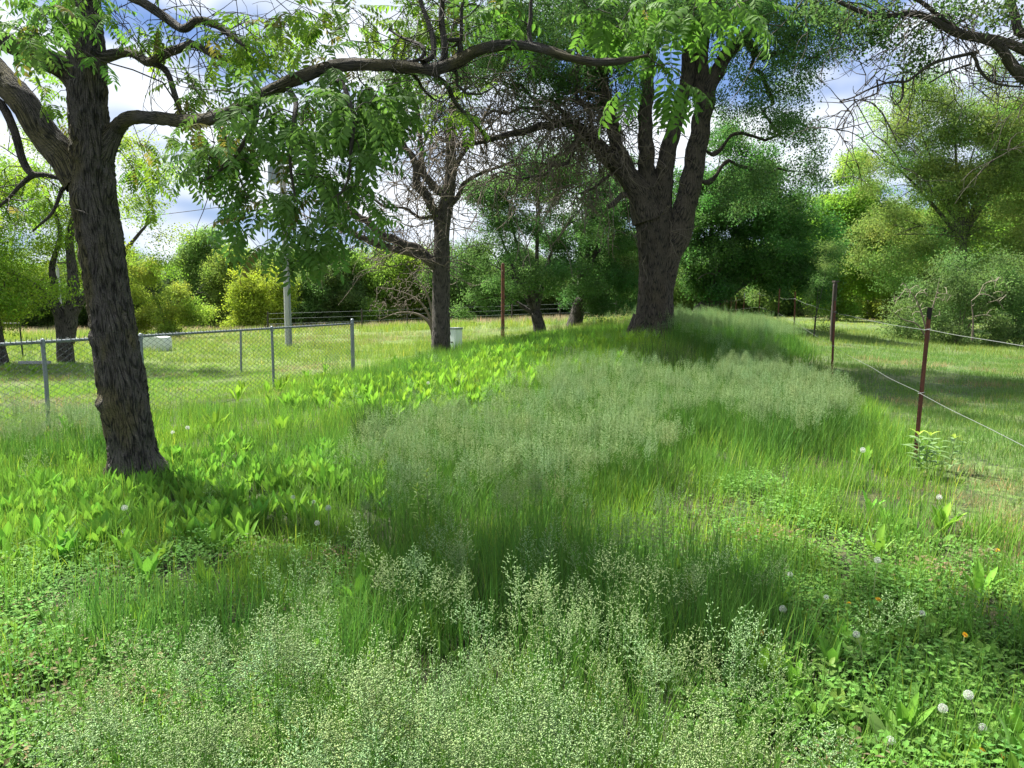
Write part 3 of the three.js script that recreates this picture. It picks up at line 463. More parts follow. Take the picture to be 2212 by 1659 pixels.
// leafy trees further off: lobes given in the photo as [x, y, rx, ry] at a depth
function leafTree(name, label, group, [bx, by, d], lobes, o) {
  const R = RNG(o.seed), base = onGround(at(bx, by, d).x, d), t = thing(name, label, o.cat ?? 'tree', base, group), k = d / F;
  const lb = lobes.map(([x, y, rx, ry, dz = 0, own]) => [at(x, y, d + dz), rx * k * (o.grow ?? 1.22), ry * k * (o.grow ?? 1.22), Math.max(rx, ry) * k * (o.deep ?? 0.8), own]);
  part(o.cat === 'bush' ? 'stems' : 'trunk', merged(o.limbs ? o.limbs(R, base, lb) : limbsInto(base, lb, R, o.r, o)), o.bark ?? M.barkGrey, t);
  scatter('foliage', CLUSTER[o.cluster], M.crown, crownAt(lb, R, o), t);
  return t;
}
leafTree('pear_tree', 'dark green spreading tree standing left of the thick-trunked tree on the bank', null, [1168, 727, 28], [[1060, 470, 85, 75], [1160, 430, 90, 85], [1250, 480, 70, 90], [1050, 590, 70, 70], [1130, 560, 90, 80, -0.8], [1230, 590, 60, 60], [1170, 360, 60, 50], [1020, 650, 40, 30], [1080, 370, 60, 40]],
  { seed: 51, r: 0.24, cluster: 'mid', density: 12, gap: 0.3, gapScale: 0.75, base: [0.085, 0.165, 0.045], v: 0.25, fork: 0.14, bark: M.barkDark, size: 0.85 });
leafTree('pear_tree', 'dark tree with two leaning stems just behind the dark green spreading tree', null, [1240, 707, 31], [[1290, 430, 80, 90], [1330, 530, 60, 80], [1250, 560, 70, 70], [1300, 620, 70, 50], [1350, 420, 50, 70], [1280, 340, 60, 50]],
  { seed: 52, r: 0.3, cluster: 'mid', density: 13, gap: 0.2, base: [0.062, 0.13, 0.035], v: 0.25, fork: 0.16, bark: M.barkDark, size: 0.9 });
leafTree('dense_tree', 'dense dark green low-branched tree behind the thick trunk on the bank, over the fence line', null, [1510, 684, 26], [[1560, 380, 90, 80], [1600, 480, 120, 80], [1690, 520, 90, 80], [1520, 520, 60, 90], [1640, 590, 110, 40], [1740, 570, 60, 55], [1560, 590, 60, 40, -1], [1480, 470, 50, 90, 1]],
  { seed: 53, r: 0.36, cluster: 'mid', grow: 1.1, density: 26, gap: 0.04, base: [0.06, 0.145, 0.03], v: 0.28, fork: 0.1, bark: M.barkDark, size: 0.9 });
leafTree('tall_open_tree', 'tall loose pale green tree with a dark trunk behind the brushy bush on the lawn', null, [2070, 700, 38], [[2060, 230, 110, 70], [1980, 300, 90, 80], [2110, 330, 110, 90], [1960, 420, 90, 70], [2060, 450, 110, 80], [2170, 440, 90, 90], [1930, 530, 90, 60], [2200, 260, 90, 80], [2150, 540, 90, 60], [2260, 380, 90, 120], [2010, 570, 90, 50], [1900, 350, 50, 50]],
  { seed: 54, r: 0.3, cluster: 'sparse', density: 11, gap: 0.16, gapScale: 0.5, base: [0.18, 0.25, 0.062], v: 0.22, hue: 0.3, fork: 0.42, bark: M.barkGrey, size: 1.55, deep: 0.6 });
leafTree('brush_bush', 'wide brushy bush with bare pale twigs at the edge of the lawn', null, [2060, 740, 27], [[1990, 680, 60, 50], [2070, 650, 80, 60], [2150, 670, 70, 60], [2060, 710, 110, 34], [2190, 620, 60, 50], [2110, 600, 70, 50], [2180, 710, 40, 26]],
  { seed: 55, cat: 'bush', r: 0.05, cluster: 'sparse', density: 34, gap: 0.16, base: [0.095, 0.155, 0.045], v: 0.3, fork: 0.1, bark: M.deadTwig, size: 1.1 });
leafTree('sapling', 'thin young tree with sparse leaves standing beside the fence, behind the second post', null, [1758, 728, 23], [[1775, 600, 26, 40], [1765, 660, 24, 30], [1790, 560, 22, 34], [1757, 705, 22, 16]], { seed: 56, r: 0.025, cluster: 'sparse', density: 60, gap: 0.2, base: [0.11, 0.17, 0.045], bark: M.barkDark, fork: 0.3, size: 0.6 });
leafTree('forked_tree', 'yellow-green tree with a dark forked trunk inside the chain link yard', null, [143, 784, 20], [[40, 480, 110, 70], [150, 430, 100, 80], [30, 600, 110, 60, -1], [150, 560, 80, 60, 1], [290, 500, 70, 70], [320, 400, 60, 60], [-60, 400, 100, 100], [60, 350, 90, 60], [-90, 560, 80, 90], [230, 330, 70, 60], [340, 570, 50, 30]],
  { seed: 57, cluster: 'sparse', density: 24, gap: 0.2, gapScale: 0.9, base: [0.2, 0.29, 0.03], v: 0.22, hue: 0.16, bark: M.barkDark, size: 0.95, r: 0.17,
    limbs: (R, b) => [limb([[143, 800, 22], [142, 775, 17], [140, 745, 16], [137, 710, 15], [130, 680, 13], [112, 650, 12], [85, 630, 11], [50, 605, 8], [0, 570, 5], [-60, 500, 2]], 20), limb([[145, 740, 14], [152, 700, 14], [156, 650, 13], [158, 600, 11], [150, 520, 8], [165, 430, 5], [150, 350, 2]], 20), limb([[114, 655, 9], [118, 620, 8], [112, 580, 6], [130, 500, 4], [90, 400, 2]], 20), limb([[155, 690, 8], [200, 610, 6], [270, 540, 4], [330, 470, 2]], 20), limb([[85, 632, 6], [40, 640, 4], [-20, 610, 2]], 20)].map((l) => tube(l, 10, { ring: 0.12, rough: 0.01 })) });
leafTree('edge_tree', 'dark-trunked yellow-green tree at the left end of the yard', null, [-4, 790, 19], [[-40, 560, 90, 70], [-60, 430, 110, 90], [10, 640, 50, 40], [-90, 620, 70, 60]], { seed: 58, r: 0.2, cluster: 'sparse', density: 24, gap: 0.15, base: [0.19, 0.27, 0.03], bark: M.barkDark, fork: 0.4 });
leafTree('red_tinged_tree', 'small bushy tree with yellow and reddish young leaves behind the near trunk', null, [360, 735, 36], [[330, 640, 60, 50], [400, 650, 50, 45], [300, 600, 50, 40], [360, 690, 70, 30], [430, 640, 25, 25]], { seed: 59, r: 0.16, cluster: 'mid', density: 12, gap: 0.12, base: [0.2, 0.25, 0.035], hue: 0.22, fork: 0.2, size: 1 });
// tree line across the field, left to right
const far = [
  [460, 708, 62, 'pale green rounded tree rising highest at the left end of the far tree line', [[450, 580, 38, 50], [480, 640, 40, 50], [430, 650, 30, 45]], [0.16, 0.25, 0.06]],
  [520, 708, 60, 'green tree with an orange tinge in the far tree line, left of the light pole', [[515, 610, 45, 50], [540, 660, 50, 45], [500, 670, 36, 36]], [0.19, 0.23, 0.04]],
  [560, 708, 55, 'yellow-green bushy tree in the far tree line, just left of the light pole', [[560, 630, 42, 40], [575, 675, 45, 32], [540, 690, 36, 22]], [0.23, 0.28, 0.028]],
  [640, 708, 62, 'mid green tree in the far tree line, directly behind the light pole', [[630, 600, 50, 42], [660, 650, 55, 50], [620, 680, 46, 34]], [0.13, 0.21, 0.04]],
  [710, 708, 58, 'dark-based green tree in the far tree line, right of the light pole', [[700, 610, 44, 45], [720, 660, 48, 48], [690, 690, 34, 22]], [0.095, 0.15, 0.04]],
  [770, 705, 60, 'bright green tree in the far tree line above the fence corner post', [[770, 600, 48, 44], [790, 650, 50, 50], [755, 670, 38, 36]], [0.15, 0.24, 0.035]],
  [840, 704, 62, 'light green tree in the far tree line, left of the half bare tree', [[830, 590, 50, 40], [860, 620, 50, 50], [840, 670, 46, 36]], [0.19, 0.26, 0.035]],
  [905, 704, 64, 'yellow-green tree in the far tree line, directly behind the half bare trunk', [[895, 600, 44, 44], [920, 650, 44, 50]], [0.2, 0.26, 0.035]],
  [1000, 702, 60, 'dark green tree in the far tree line, right of the half bare trunk', [[1000, 620, 50, 60], [1030, 660, 46, 36], [985, 670, 34, 30]], [0.09, 0.16, 0.036]],
  [1330, 690, 62, 'shaded green tree in the far tree line, left of the thick trunk', [[1310, 640, 60, 40], [1360, 620, 46, 50], [1340, 560, 60, 50], [1240, 640, 50, 36]], [0.08, 0.13, 0.036]],
  [1120, 690, 66, 'mid green tree in the far tree line behind the dark spreading tree', [[1110, 640, 60, 40], [1170, 650, 50, 34], [1140, 600, 50, 40]], [0.08, 0.135, 0.035]],
  [390, 712, 66, 'dark evergreen thicket tree in the far tree line beside the pale rounded tree', [[400, 640, 34, 45], [420, 680, 30, 28], [360, 660, 40, 40]], [0.045, 0.08, 0.028]],
  [250, 715, 62, 'mid green tree in the far tree line seen behind the near trunk', [[250, 620, 60, 60], [210, 660, 60, 45], [300, 680, 50, 30]], [0.1, 0.15, 0.035]],
  [80, 715, 58, 'shaded green tree in the far tree line behind the forked yard tree', [[60, 640, 70, 50], [130, 660, 60, 40], [0, 660, 60, 40], [-70, 640, 60, 50]], [0.1, 0.145, 0.03]],
];
far.forEach(([x, y, d, label, lobes, base], i) => leafTree('field_tree', label, 'trees of the far tree line across the field', [x, y, d], lobes, { seed: 600 + i, r: 0.2, grow: 1.4, cluster: 'big', density: 7, gap: 0.06, base, v: 0.25, hue: 0.12, fork: 0.2, size: 0.95 }));
const farR = [
  [1800, 692, 46, 'bright green tree at the wood edge, just right of the dense dark tree', [[1800, 470, 50, 50], [1830, 540, 60, 60], [1790, 590, 50, 40], [1830, 630, 50, 36]], [0.16, 0.26, 0.03]],
  [1880, 692, 50, 'yellow-green tree at the wood edge under the patch of open sky', [[1880, 470, 50, 55], [1850, 400, 30, 50], [1920, 560, 70, 50], [1880, 620, 60, 46]], [0.21, 0.27, 0.04]],
  [1980, 692, 52, 'mid green tree at the wood edge behind the second fence post', [[1970, 600, 60, 50], [2010, 640, 60, 36], [1990, 520, 60, 60]], [0.13, 0.22, 0.036]],
  [2120, 692, 50, 'bright green tree at the wood edge behind the brushy bush', [[2110, 560, 60, 50], [2150, 610, 60, 50], [2130, 480, 60, 60]], [0.16, 0.27, 0.03]],
  [2210, 692, 46, 'bright leafy tree at the wood edge, furthest right in view', [[2200, 560, 60, 60], [2240, 480, 70, 80], [2230, 630, 60, 50], [2260, 360, 80, 90]], [0.16, 0.27, 0.03]],
  [1730, 690, 56, 'dim green tree at the wood edge behind the fence line', [[1730, 610, 60, 50], [1690, 640, 50, 30], [1750, 540, 60, 60]], [0.09, 0.15, 0.036]],
  [2330, 692, 44, 'broad green tree at the wood edge, mostly beyond the right of view', [[2340, 540, 80, 90], [2330, 400, 90, 110], [2400, 620, 80, 50]], [0.14, 0.23, 0.034]],
  [1640, 684, 66, 'distant bright tree at the end of the fence line', [[1600, 630, 50, 36], [1660, 620, 50, 46], [1540, 630, 50, 36], [1480, 630, 50, 40]], [0.15, 0.21, 0.05]],
];
farR.forEach(([x, y, d, label, lobes, base], i) => leafTree('wood_edge_tree', label, 'trees of the wood edge beyond the lawn', [x, y, d], lobes, { seed: 700 + i, r: 0.22, grow: 1.35, cluster: 'big', density: 7, gap: 0.08, base, v: 0.25, hue: 0.2, fork: 0.3, size: 0.9 }));
{ // the woods behind the first row, one mass
  const R = RNG(77), g = new THREE.Group(); g.name = 'woods'; scene.add(g); tag(g, 'shaded woods behind the tree line round the field', null, null, 'stuff');
  const lobes = [];
  for (let i = 0; i < 110; i++) { const X = -500 + i * 30 + R.g() * 14, d = R.r(70, 84), left = X < 1500, p = at(X, left ? R.r(600, 680) : R.r(560, 670), d); p.y = Math.max(p.y, 0.8); lobes.push([p, R.r(2, 3.2), R.r(1.6, 2.4) * (left ? 1.1 : 1.7), 1.8, [0.11 + R() * 0.06, 0.19 + R() * 0.06, 0.035]]); }
  scatter('foliage', CLUSTER.big, M.crown, crownAt(lobes, R, { density: 2.6, gap: 0.02, base: [0.07, 0.12, 0.03], size: 1.4 }), g);
}
// the bare shrub by the half bare tree
{
  const R = RNG(81), D = 25, base = onGround(at(938, 735, D).x, D), t = thing('bare_shrub', 'leafless brown shrub with arching twigs left of the half bare trunk', 'shrub', base);
  const st = [[[938, 740, 6], [932, 705, 5], [918, 688, 3.5], [895, 677, 2.5], [860, 676, 1.5], [820, 690, 0.6]], [[936, 735, 4], [930, 690, 3], [905, 650, 2], [860, 628, 1.2], [815, 620, 0.5]], [[937, 735, 4], [936, 690, 3], [920, 630, 2], [890, 590, 1], [875, 570, 0.5]]].map((l) => limb(l, D));
  part('stems', merged(st.map((l) => tube(l, 7, { ring: 0.12 }))), M.deadTwig, t);
  part('twigs', grow(st.flatMap((l) => sampleLimb(l, 0.2)), [[870, 640, 70, 55, D, 0.9, 150], [840, 665, 45, 24, D, 0.6, 60], [905, 610, 30, 50, D, 0.6, 60]], R, { seg: 3, r0: 0.014, wild: 0.1, tip: 0.007, loose: 1.5 }).geo, M.deadTwig, t).userData.kind = 'stuff';
}
{ // bare pale sticks in front of the bush
  const R = RNG(83), D = 25.5, base = onGround(at(2000, 745, D).x, D), t = thing('dead_sticks', 'bare pale dead sticks standing up before the bush on the lawn', 'dead shrub', base);
  const st = [[[2005, 735, 2.4], [1995, 690, 1.8], [1980, 650, 1.2], [1955, 615, 0.5]], [[2006, 735, 2.4], [2010, 680, 1.8], [2022, 640, 1], [2030, 600, 0.5]], [[2004, 735, 2], [1980, 700, 1.6], [1950, 690, 1], [1925, 670, 0.5]], [[2100, 735, 2.4], [2102, 690, 1.6], [2098, 650, 0.6]]].map((l) => limb(l, D));
  part('stems', merged(st.map((l) => tube(l, 5, { ring: 0.15 }))), M.deadTwig, t);
  part('twigs', grow(st.flatMap((l) => sampleLimb(l, 0.2)), [[1970, 650, 50, 50, D, 0.4, 40], [2020, 640, 40, 50, D, 0.4, 20], [2150, 640, 50, 60, D, 0.5, 30]], R, { seg: 3, r0: 0.012, tip: 0.008 }).geo, M.paleStick, t).userData.kind = 'stuff';
}

// ------------------------------------------------------------------ chain link fence
{
  const a = V(-3.66, 0, -16.7), b = V(-6.09, 0, -8.7), dir = b.clone().sub(a).normalize(), len = 15.2, G = (s) => { const p = a.clone().addScaledVector(dir, s); p.y = heightAt(p.x, -p.z); return p; };
  const t = thing('chain_link_fence', 'galvanised chain link fence round the yard, with a round-capped corner post', 'fence', G(0)), H = 1.13;
  const topY = (s) => lerp(G(0).y, G(15).y, s / 15) + H, top = (s) => { const p = G(s); p.y = topY(s); return p; }, ry = Math.atan2(dir.x, dir.z);
  part('wire_mesh', (() => { // woven zigzag wires, flattened tubes
    const pos = [], idx = [], P = 0.07, r = 0.0042, W = V(dir.z, 0, -dir.x), nW = Math.floor(len / P), rows = 30;
    for (let i = 0; i < nW; i++) {
      const s0 = i * P + 0.06; let prev = null;
      for (let k = 0; k <= rows; k++) {
        const s = s0 + ((k + i) % 2 ? P * 0.5 : -P * 0.5), g = G(s), y = g.y + 0.01 + k * (topY(s) + 0.03 - g.y) / rows, c = V(g.x, y, g.z).addScaledVector(W, 0.026 + (k % 2 ? 0.002 : -0.002)), q = pos.length / 3;
        for (const [u, v] of [[1, 0], [-0.5, 0.87], [-0.5, -0.87]]) pos.push(c.x + dir.x * u * r + W.x * v * r, c.y, c.z + dir.z * u * r + W.z * v * r);
        if (prev !== null) for (let e = 0; e < 3; e++) { const f = (e + 1) % 3; idx.push(prev + e, prev + f, q + e, prev + f, q + f, q + e); }
        prev = q;
      }
      // the twisted ends above the rail
      const g = G(s0), c = V(g.x, topY(s0) + 0.045, g.z).addScaledVector(W, 0.026), q = pos.length / 3;
      for (const y of [-0.04, 0.012]) for (const [u, v] of [[1, 0], [-0.5, 0.87], [-0.5, -0.87]]) pos.push(c.x + dir.x * u * 0.006, c.y + y, c.z + dir.z * u * 0.006 + W.z * v * 0.006);
      for (let e = 0; e < 3; e++) { const f = (e + 1) % 3; idx.push(q + e, q + f, q + 3 + e, q + f, q + 3 + f, q + 3 + e); } idx.push(q + 3, q + 4, q + 5);
    }
    return geom(pos, idx);
  })(), M.wire, t).userData.kind = 'stuff';
  const rail = []; for (let s = 0; s <= len; s += 0.8) rail.push({ p: top(s), r: 0.021 });
  part('top_rail', tube(rail, 10, { ring: 0.4 }), M.galv, t);
  for (const s of [3, 6.2, 7.8, 10.9, 14]) {
    const g = G(s), H = topY(s) - g.y, bent = s === 7.8 ? 0.01 : 0;
    const p = part('post', tube([{ p: V(g.x, g.y - 0.1, g.z), r: 0.025 }, { p: V(g.x + bent, g.y + 0.6, g.z), r: 0.025 }, { p: V(g.x, g.y + H - 0.03, g.z), r: 0.025 }], 12, { ring: 0.3 }), M.galv, t);
    part('post_cap', merged([(() => { const c = new THREE.CylinderGeometry(0.032, 0.032, 0.06, 14); c.translate(g.x, g.y + H - 0.015, g.z); return c; })(), (() => { const c = new THREE.SphereGeometry(0.03, 12, 8, 0, 6.3, 0, 1.6); c.translate(g.x, g.y + H + 0.016, g.z); return c; })()]), M.galv, p);
  }
  const g = G(-0.05), cp = part('corner_post', tube([{ p: V(g.x, g.y - 0.1, g.z), r: 0.037 }, { p: V(g.x, g.y + H + 0.06, g.z), r: 0.037 }], 16, { ring: 0.4 }), M.galv, t);
  const dome = new THREE.SphereGeometry(0.043, 16, 10, 0, 6.3, 0, 1.75); dome.translate(g.x, g.y + H + 0.07, g.z); part('post_cap', dome, M.galv, cp);
  for (const y of [0.2, 0.5, 0.8, H]) { const band = new THREE.CylinderGeometry(0.042, 0.042, 0.022, 16); band.translate(g.x, g.y + y, g.z); part('tension_band', band, M.galv, cp); }
  part('tension_bar', box(0.014, H - 0.05, 0.006, g.x + dir.x * 0.085, g.y + H / 2, g.z + dir.z * 0.085, ry), M.galv, t);
}
{ // a lone post in the yard
  const d = 18.3, p = onGround(at(523, 792, d).x, d), t = thing('yard_post', 'single galvanised post standing inside the yard', 'post', p);
  part('post', tube([{ p: V(p.x - 0.03, p.y - 0.1, p.z), r: 0.028 }, { p: V(p.x, p.y + 1.05, p.z), r: 0.028 }], 12, { ring: 0.4 }), M.galv, t);
  const c = new THREE.SphereGeometry(0.034, 12, 8, 0, 6.3, 0, 1.7); c.translate(p.x, p.y + 1.055, p.z); part('post_cap', c, M.galv, t);
}

// ------------------------------------------------------------------ wire fence on steel posts
{
  const t = thing('steel_post_fence', 'wire fence on rusty studded steel posts running up beside the lawn', 'fence', onGround(fenceX(6.3), 6.3)), R = RNG(91);
  const rows = [-0.3, 6.3, 12, 17.9, 23.7, 29.5, 35.3, 41, 47, 53, 60, 66, 72], xs = [null, null, null, null, null, 1640, 1605, 1588, 1579, 1570, 1563, 1556, 1550];
  const posts = rows.map((d, i) => { const x = xs[i] ? at(xs[i], 660, d).x : fenceX(d) + (i === 2 ? 0.09 : 0), g = onGround(x, d), lean = V([0, 0.045, 0, -0.02, 0.02][i] ?? R.g() * 0.05, 1, R.g() * 0.03); return { g, lean, h: 1.38 + R.g() * 0.03 + (i === 1 ? 0.0 : 0) }; });
  posts.forEach(({ g, lean, h }, i) => {
    const w = 0.034, tk = 0.005, gs = [box(w, h + 0.1, tk, 0, h / 2 - 0.05, 0), box(tk, h + 0.1, w, 0, h / 2 - 0.05, -w / 2)];
    if (i < 5) for (let y = 0.1; y < h - 0.08; y += 0.054) { const s = box(0.011, 0.011, 0.012, -0.011, y, 0.008); s.rotateY(0); gs.push(s); }
    const geo = merged(gs), q = new THREE.Quaternion().setFromUnitVectors(Y, lean.clone().normalize());
    geo.rotateY(-0.55); geo.applyQuaternion(q); geo.translate(g.x, g.y, g.z);
    const p = part('post', geo, M.rust, t);
    if (i === 1 || i === 5 || i === 6) { const c = box(w + 0.004, i === 1 ? 0.1 : 0.22, tk + 0.004, 0, h - (i === 1 ? 0.052 : 0.112), 0); c.rotateY(-0.55); c.applyQuaternion(q); c.translate(g.x, g.y, g.z); part('painted_tip', paint(c, i === 1 ? C(0.25, 0.24, 0.24) : C(1.3, 1.35, 1.4)), i === 1 ? M.greyWood : M.cord, p); }
  });
  for (const [h, sag] of [[1.19, 0.025], [0.64, 0.012]]) for (let i = 1; i < posts.length; i++) {
    if (i === 1) posts[0].g.y = 0.17; const A = posts[i - 1].g.clone(), B = posts[i].g.clone(); A.addScaledVector(posts[i - 1].lean, h); B.addScaledVector(posts[i].lean, h * (i > 3 && h > 1 ? 0.95 : 1));
    const pts = []; for (let k = 0; k <= 8; k++) { const u = k / 8; pts.push({ p: A.clone().lerp(B, u).add(V(-0.02, -(i === 1 ? 0.02 : sag) * 4 * u * (1 - u) + R.g() * 0.008, 0.02)), r: 0.0018 }); }
    part('wire', tube(pts, 5, { ring: 0.3, cap: false }), M.cord, t);
  }
  for (let i = 1; i < 4; i++) for (const h of [1.19, 0.64]) { const c = new THREE.TorusGeometry(0.026, 0.0035, 6, 16); c.rotateX(1.4); c.rotateZ(0.25); const p = posts[i].g.clone().addScaledVector(posts[i].lean, h); c.translate(p.x, p.y, p.z); part('wire_tie', c, M.cord, t); }
}
{ // old wooden post behind
  const d = 21, p = onGround(at(1798, 717, d).x, d), t = thing('wooden_post', 'old dark wooden post just behind the second steel post', 'post', p), h = at(1798, 612, d).y - p.y;
  part('post', tube([{ p: V(p.x, p.y - 0.1, p.z), r: 0.06 }, { p: V(p.x, p.y + h * 0.5, p.z), r: 0.056 }, { p: V(p.x + 0.02, p.y + h, p.z), r: 0.053 }], 12, { ring: 0.1, rough: 0.008 }), M.greyWood, t);
  part('post_top', box(0.13, 0.05, 0.13, p.x + 0.02, p.y + h + 0.05, p.z, 0.3), M.greyWood, t);
}
{ // fence at the end of the field
  const R = RNG(95), pts = [[880, 706, 48], [1000, 702, 50], [1105, 700, 50], [1210, 698, 50], [1330, 694, 50]].map(([x, y, d]) => onGround(at(x, y, d).x, d)), t = thing('field_fence', 'low wire fence with thin posts across the end of the field', 'fence', pts[0]);
  pts.unshift(onGround(-9, 44), onGround(-14, 42));
  pts.forEach((p) => part('post', tube([{ p: V(p.x, p.y - 0.1, p.z), r: 0.05 }, { p: V(p.x + R.g() * 0.05, p.y + 1.15, p.z), r: 0.045 }], 8, { ring: 0.4 }), M.greyWood, t));
  for (const h of [0.45, 0.75, 1.05]) part('wire', tube([pts[1], pts[0], ...pts.slice(2)].map((p) => ({ p: V(p.x, p.y + h, p.z), r: 0.006 })), 4, { ring: 1 }), M.wire, t);
}

// ------------------------------------------------------------------ poles, boxes and small things about the field
function pole(name, label, X, Ybase, d, ytop, r, extras) {
  const p = onGround(at(X, Ybase, d).x, d), h = at(X, ytop, d).y - p.y, t = thing(name, label, 'pole', p), q = V(p.x - 0.04, p.y + h, p.z);
  part('shaft', tube([{ p: V(p.x, p.y - 0.2, p.z), r: r * 1.1 }, { p: V(p.x, p.y + h * 0.5, p.z), r }, { p: q, r: r * 0.8 }], 16, { ring: 0.5, tile: 1 }), M.paleWood, t);
  extras?.(t, p, h, q); return t;
}
pole('utility_pole', 'pale grey utility pole with a metal conduit, standing beyond the chain link fence', 624, 750, 27, 330, 0.115, (t, p, h, q) => {
  part('conduit', tube([{ p: V(p.x + 0.12, p.y + 0.1, p.z + 0.08), r: 0.03 }, { p: V(p.x + 0.09, p.y + h * 0.9, p.z + 0.07), r: 0.03 }], 8, { ring: 1 }), M.galv, t);
  const c = new THREE.CylinderGeometry(0.2, 0.2, 0.6, 18); c.translate(q.x - 0.3, q.y - 0.75, q.z); part('transformer', c, M.galv, t);
  part('bracket', box(0.3, 0.06, 0.06, q.x - 0.15, q.y - 0.6, q.z), M.galv, t); part('cross_arm', box(1.5, 0.1, 0.1, q.x, q.y - 0.25, q.z + 0.14, 0.5), M.greyWood, t);
  const e = [V(q.x, q.y - 0.18, q.z), V(q.x, q.y - 1.6, q.z)];
  e.forEach((a, i) => { const b = at(i ? -500 : -400, i ? 720 : 950, 60); b.y = a.y - 0.3 + i * 0.1; b.x = -46; b.z = -38; const pts = []; for (let k = 0; k <= 10; k++) { const u = k / 10; pts.push({ p: a.clone().lerp(b, u).add(V(0, -3.2 * u * (1 - u), 0)), r: 0.011 }); } part('power_line', tube(pts, 4, { ring: 2 }), M.greyWood, t); });
});
pole('utility_pole', 'thin pale pole further off, seen through the forked tree', 136, 745, 42, 560, 0.09, (t, p, h, q) => part('cross_arm', box(1.2, 0.09, 0.09, q.x, q.y - 0.2, q.z), M.greyWood, t));
{ // steel pipe post
  const d = 23, p = onGround(at(1086, 745, d).x, d), h = at(1086, 570, d).y - p.y, t = thing('steel_pipe_post', 'tall rusty brown steel post left of the dark spreading tree', 'post', p);
  part('pipe', tube([{ p: V(p.x, p.y - 0.1, p.z), r: 0.058 }, { p: V(p.x + 0.01, p.y + h, p.z), r: 0.055 }], 14, { ring: 0.4, tile: 0.4 }), M.rust, t);
  const c = new THREE.CylinderGeometry(0.066, 0.066, 0.05, 14); c.translate(p.x, p.y + 0.5, p.z); part('clamp', c, M.greyWood, t); part('hinge_pin', box(0.12, 0.03, 0.03, p.x + 0.1, p.y + 0.5, p.z), M.greyWood, t);
}
{ // utility pedestal
  const d = 19.6, p = onGround(at(984, 757, d).x, d), t = thing('utility_box', 'white utility pedestal box partly hidden behind the half bare trunk', 'utility box', p), ry = 0.75, white = new THREE.MeshStandardMaterial({ color: C(0.62, 0.68, 0.7), roughness: 0.5, vertexColors: true }), h = 0.62;
  part('housing', box(0.27, h, 0.24, p.x, p.y + h / 2 - 0.02, p.z, -ry), white, t); part('lid', box(0.31, 0.05, 0.28, p.x, p.y + h + 0.005, p.z, -ry), M.galv, t);
  const L = box(0.09, 0.035, 0.012, 0, h * 0.42, 0.127); L.rotateY(-ry); L.translate(p.x, p.y, p.z); part('latch', L, M.greyWood, t);
  const D = box(0.2, 0.42, 0.008, 0, h * 0.5, 0.123); D.rotateY(-ry); D.translate(p.x, p.y, p.z); part('door', D, white, t);
}
{ // low white tank
  const d = 25, p = onGround(at(334, 760, d).x, d), t = thing('stock_tank', 'low white tank lying in the grass behind the chain link fence', 'tank', p), m = new THREE.MeshStandardMaterial({ color: C(0.68, 0.7, 0.72), roughness: 0.45, vertexColors: true });
  const s = new THREE.Shape(); s.moveTo(-0.46, 0); s.lineTo(0.46, 0); s.quadraticCurveTo(0.5, 0.2, 0.46, 0.42); s.quadraticCurveTo(0, 0.5, -0.46, 0.44); s.quadraticCurveTo(-0.5, 0.2, -0.46, 0);
  const g = new THREE.ExtrudeGeometry(s, { depth: 0.5, bevelEnabled: true, bevelSize: 0.04, bevelThickness: 0.04, bevelSegments: 3, curveSegments: 8 }); g.translate(p.x, p.y, p.z - 0.2); part('shell', g, m, t);
  part('rusty_rim', box(0.42, 0.04, 0.1, p.x - 0.2, p.y + 0.51, p.z, 0.05), M.rust, t);
}
{ // dark pipe frame in the yard
  const d = 21, a = onGround(at(51, 788, d).x, d), top = at(42, 699, d).y, t = thing('pipe_frame', 'thin black pipe frame standing in the yard behind the fence', 'frame', a), x2 = at(-30, 699, d).x, m = new THREE.MeshStandardMaterial({ color: C(0.02, 0.02, 0.022), roughness: 0.6, vertexColors: true });
  part('upright', tube([{ p: a, r: 0.022 }, { p: V(at(42, 699, d).x, top, -d), r: 0.022 }], 8, { ring: 0.5 }), m, t); part('upright', tube([{ p: onGround(x2, d), r: 0.022 }, { p: V(x2, top, -d), r: 0.022 }], 8, { ring: 0.5 }), m, t);
  part('crossbar', tube([{ p: V(at(42, 699, d).x, top, -d), r: 0.022 }, { p: V(x2, top, -d), r: 0.022 }], 8, { ring: 0.5 }), m, t);
}
{ // board lying in the yard
  const p = spot(75, 787), t = thing('white_board', 'low pale board lying in the grass near the forked tree', 'board', p); part('board', box(0.75, 0.07, 0.12, p.x, p.y + 0.05, p.z, 0.1), M.paleWood, t);
}

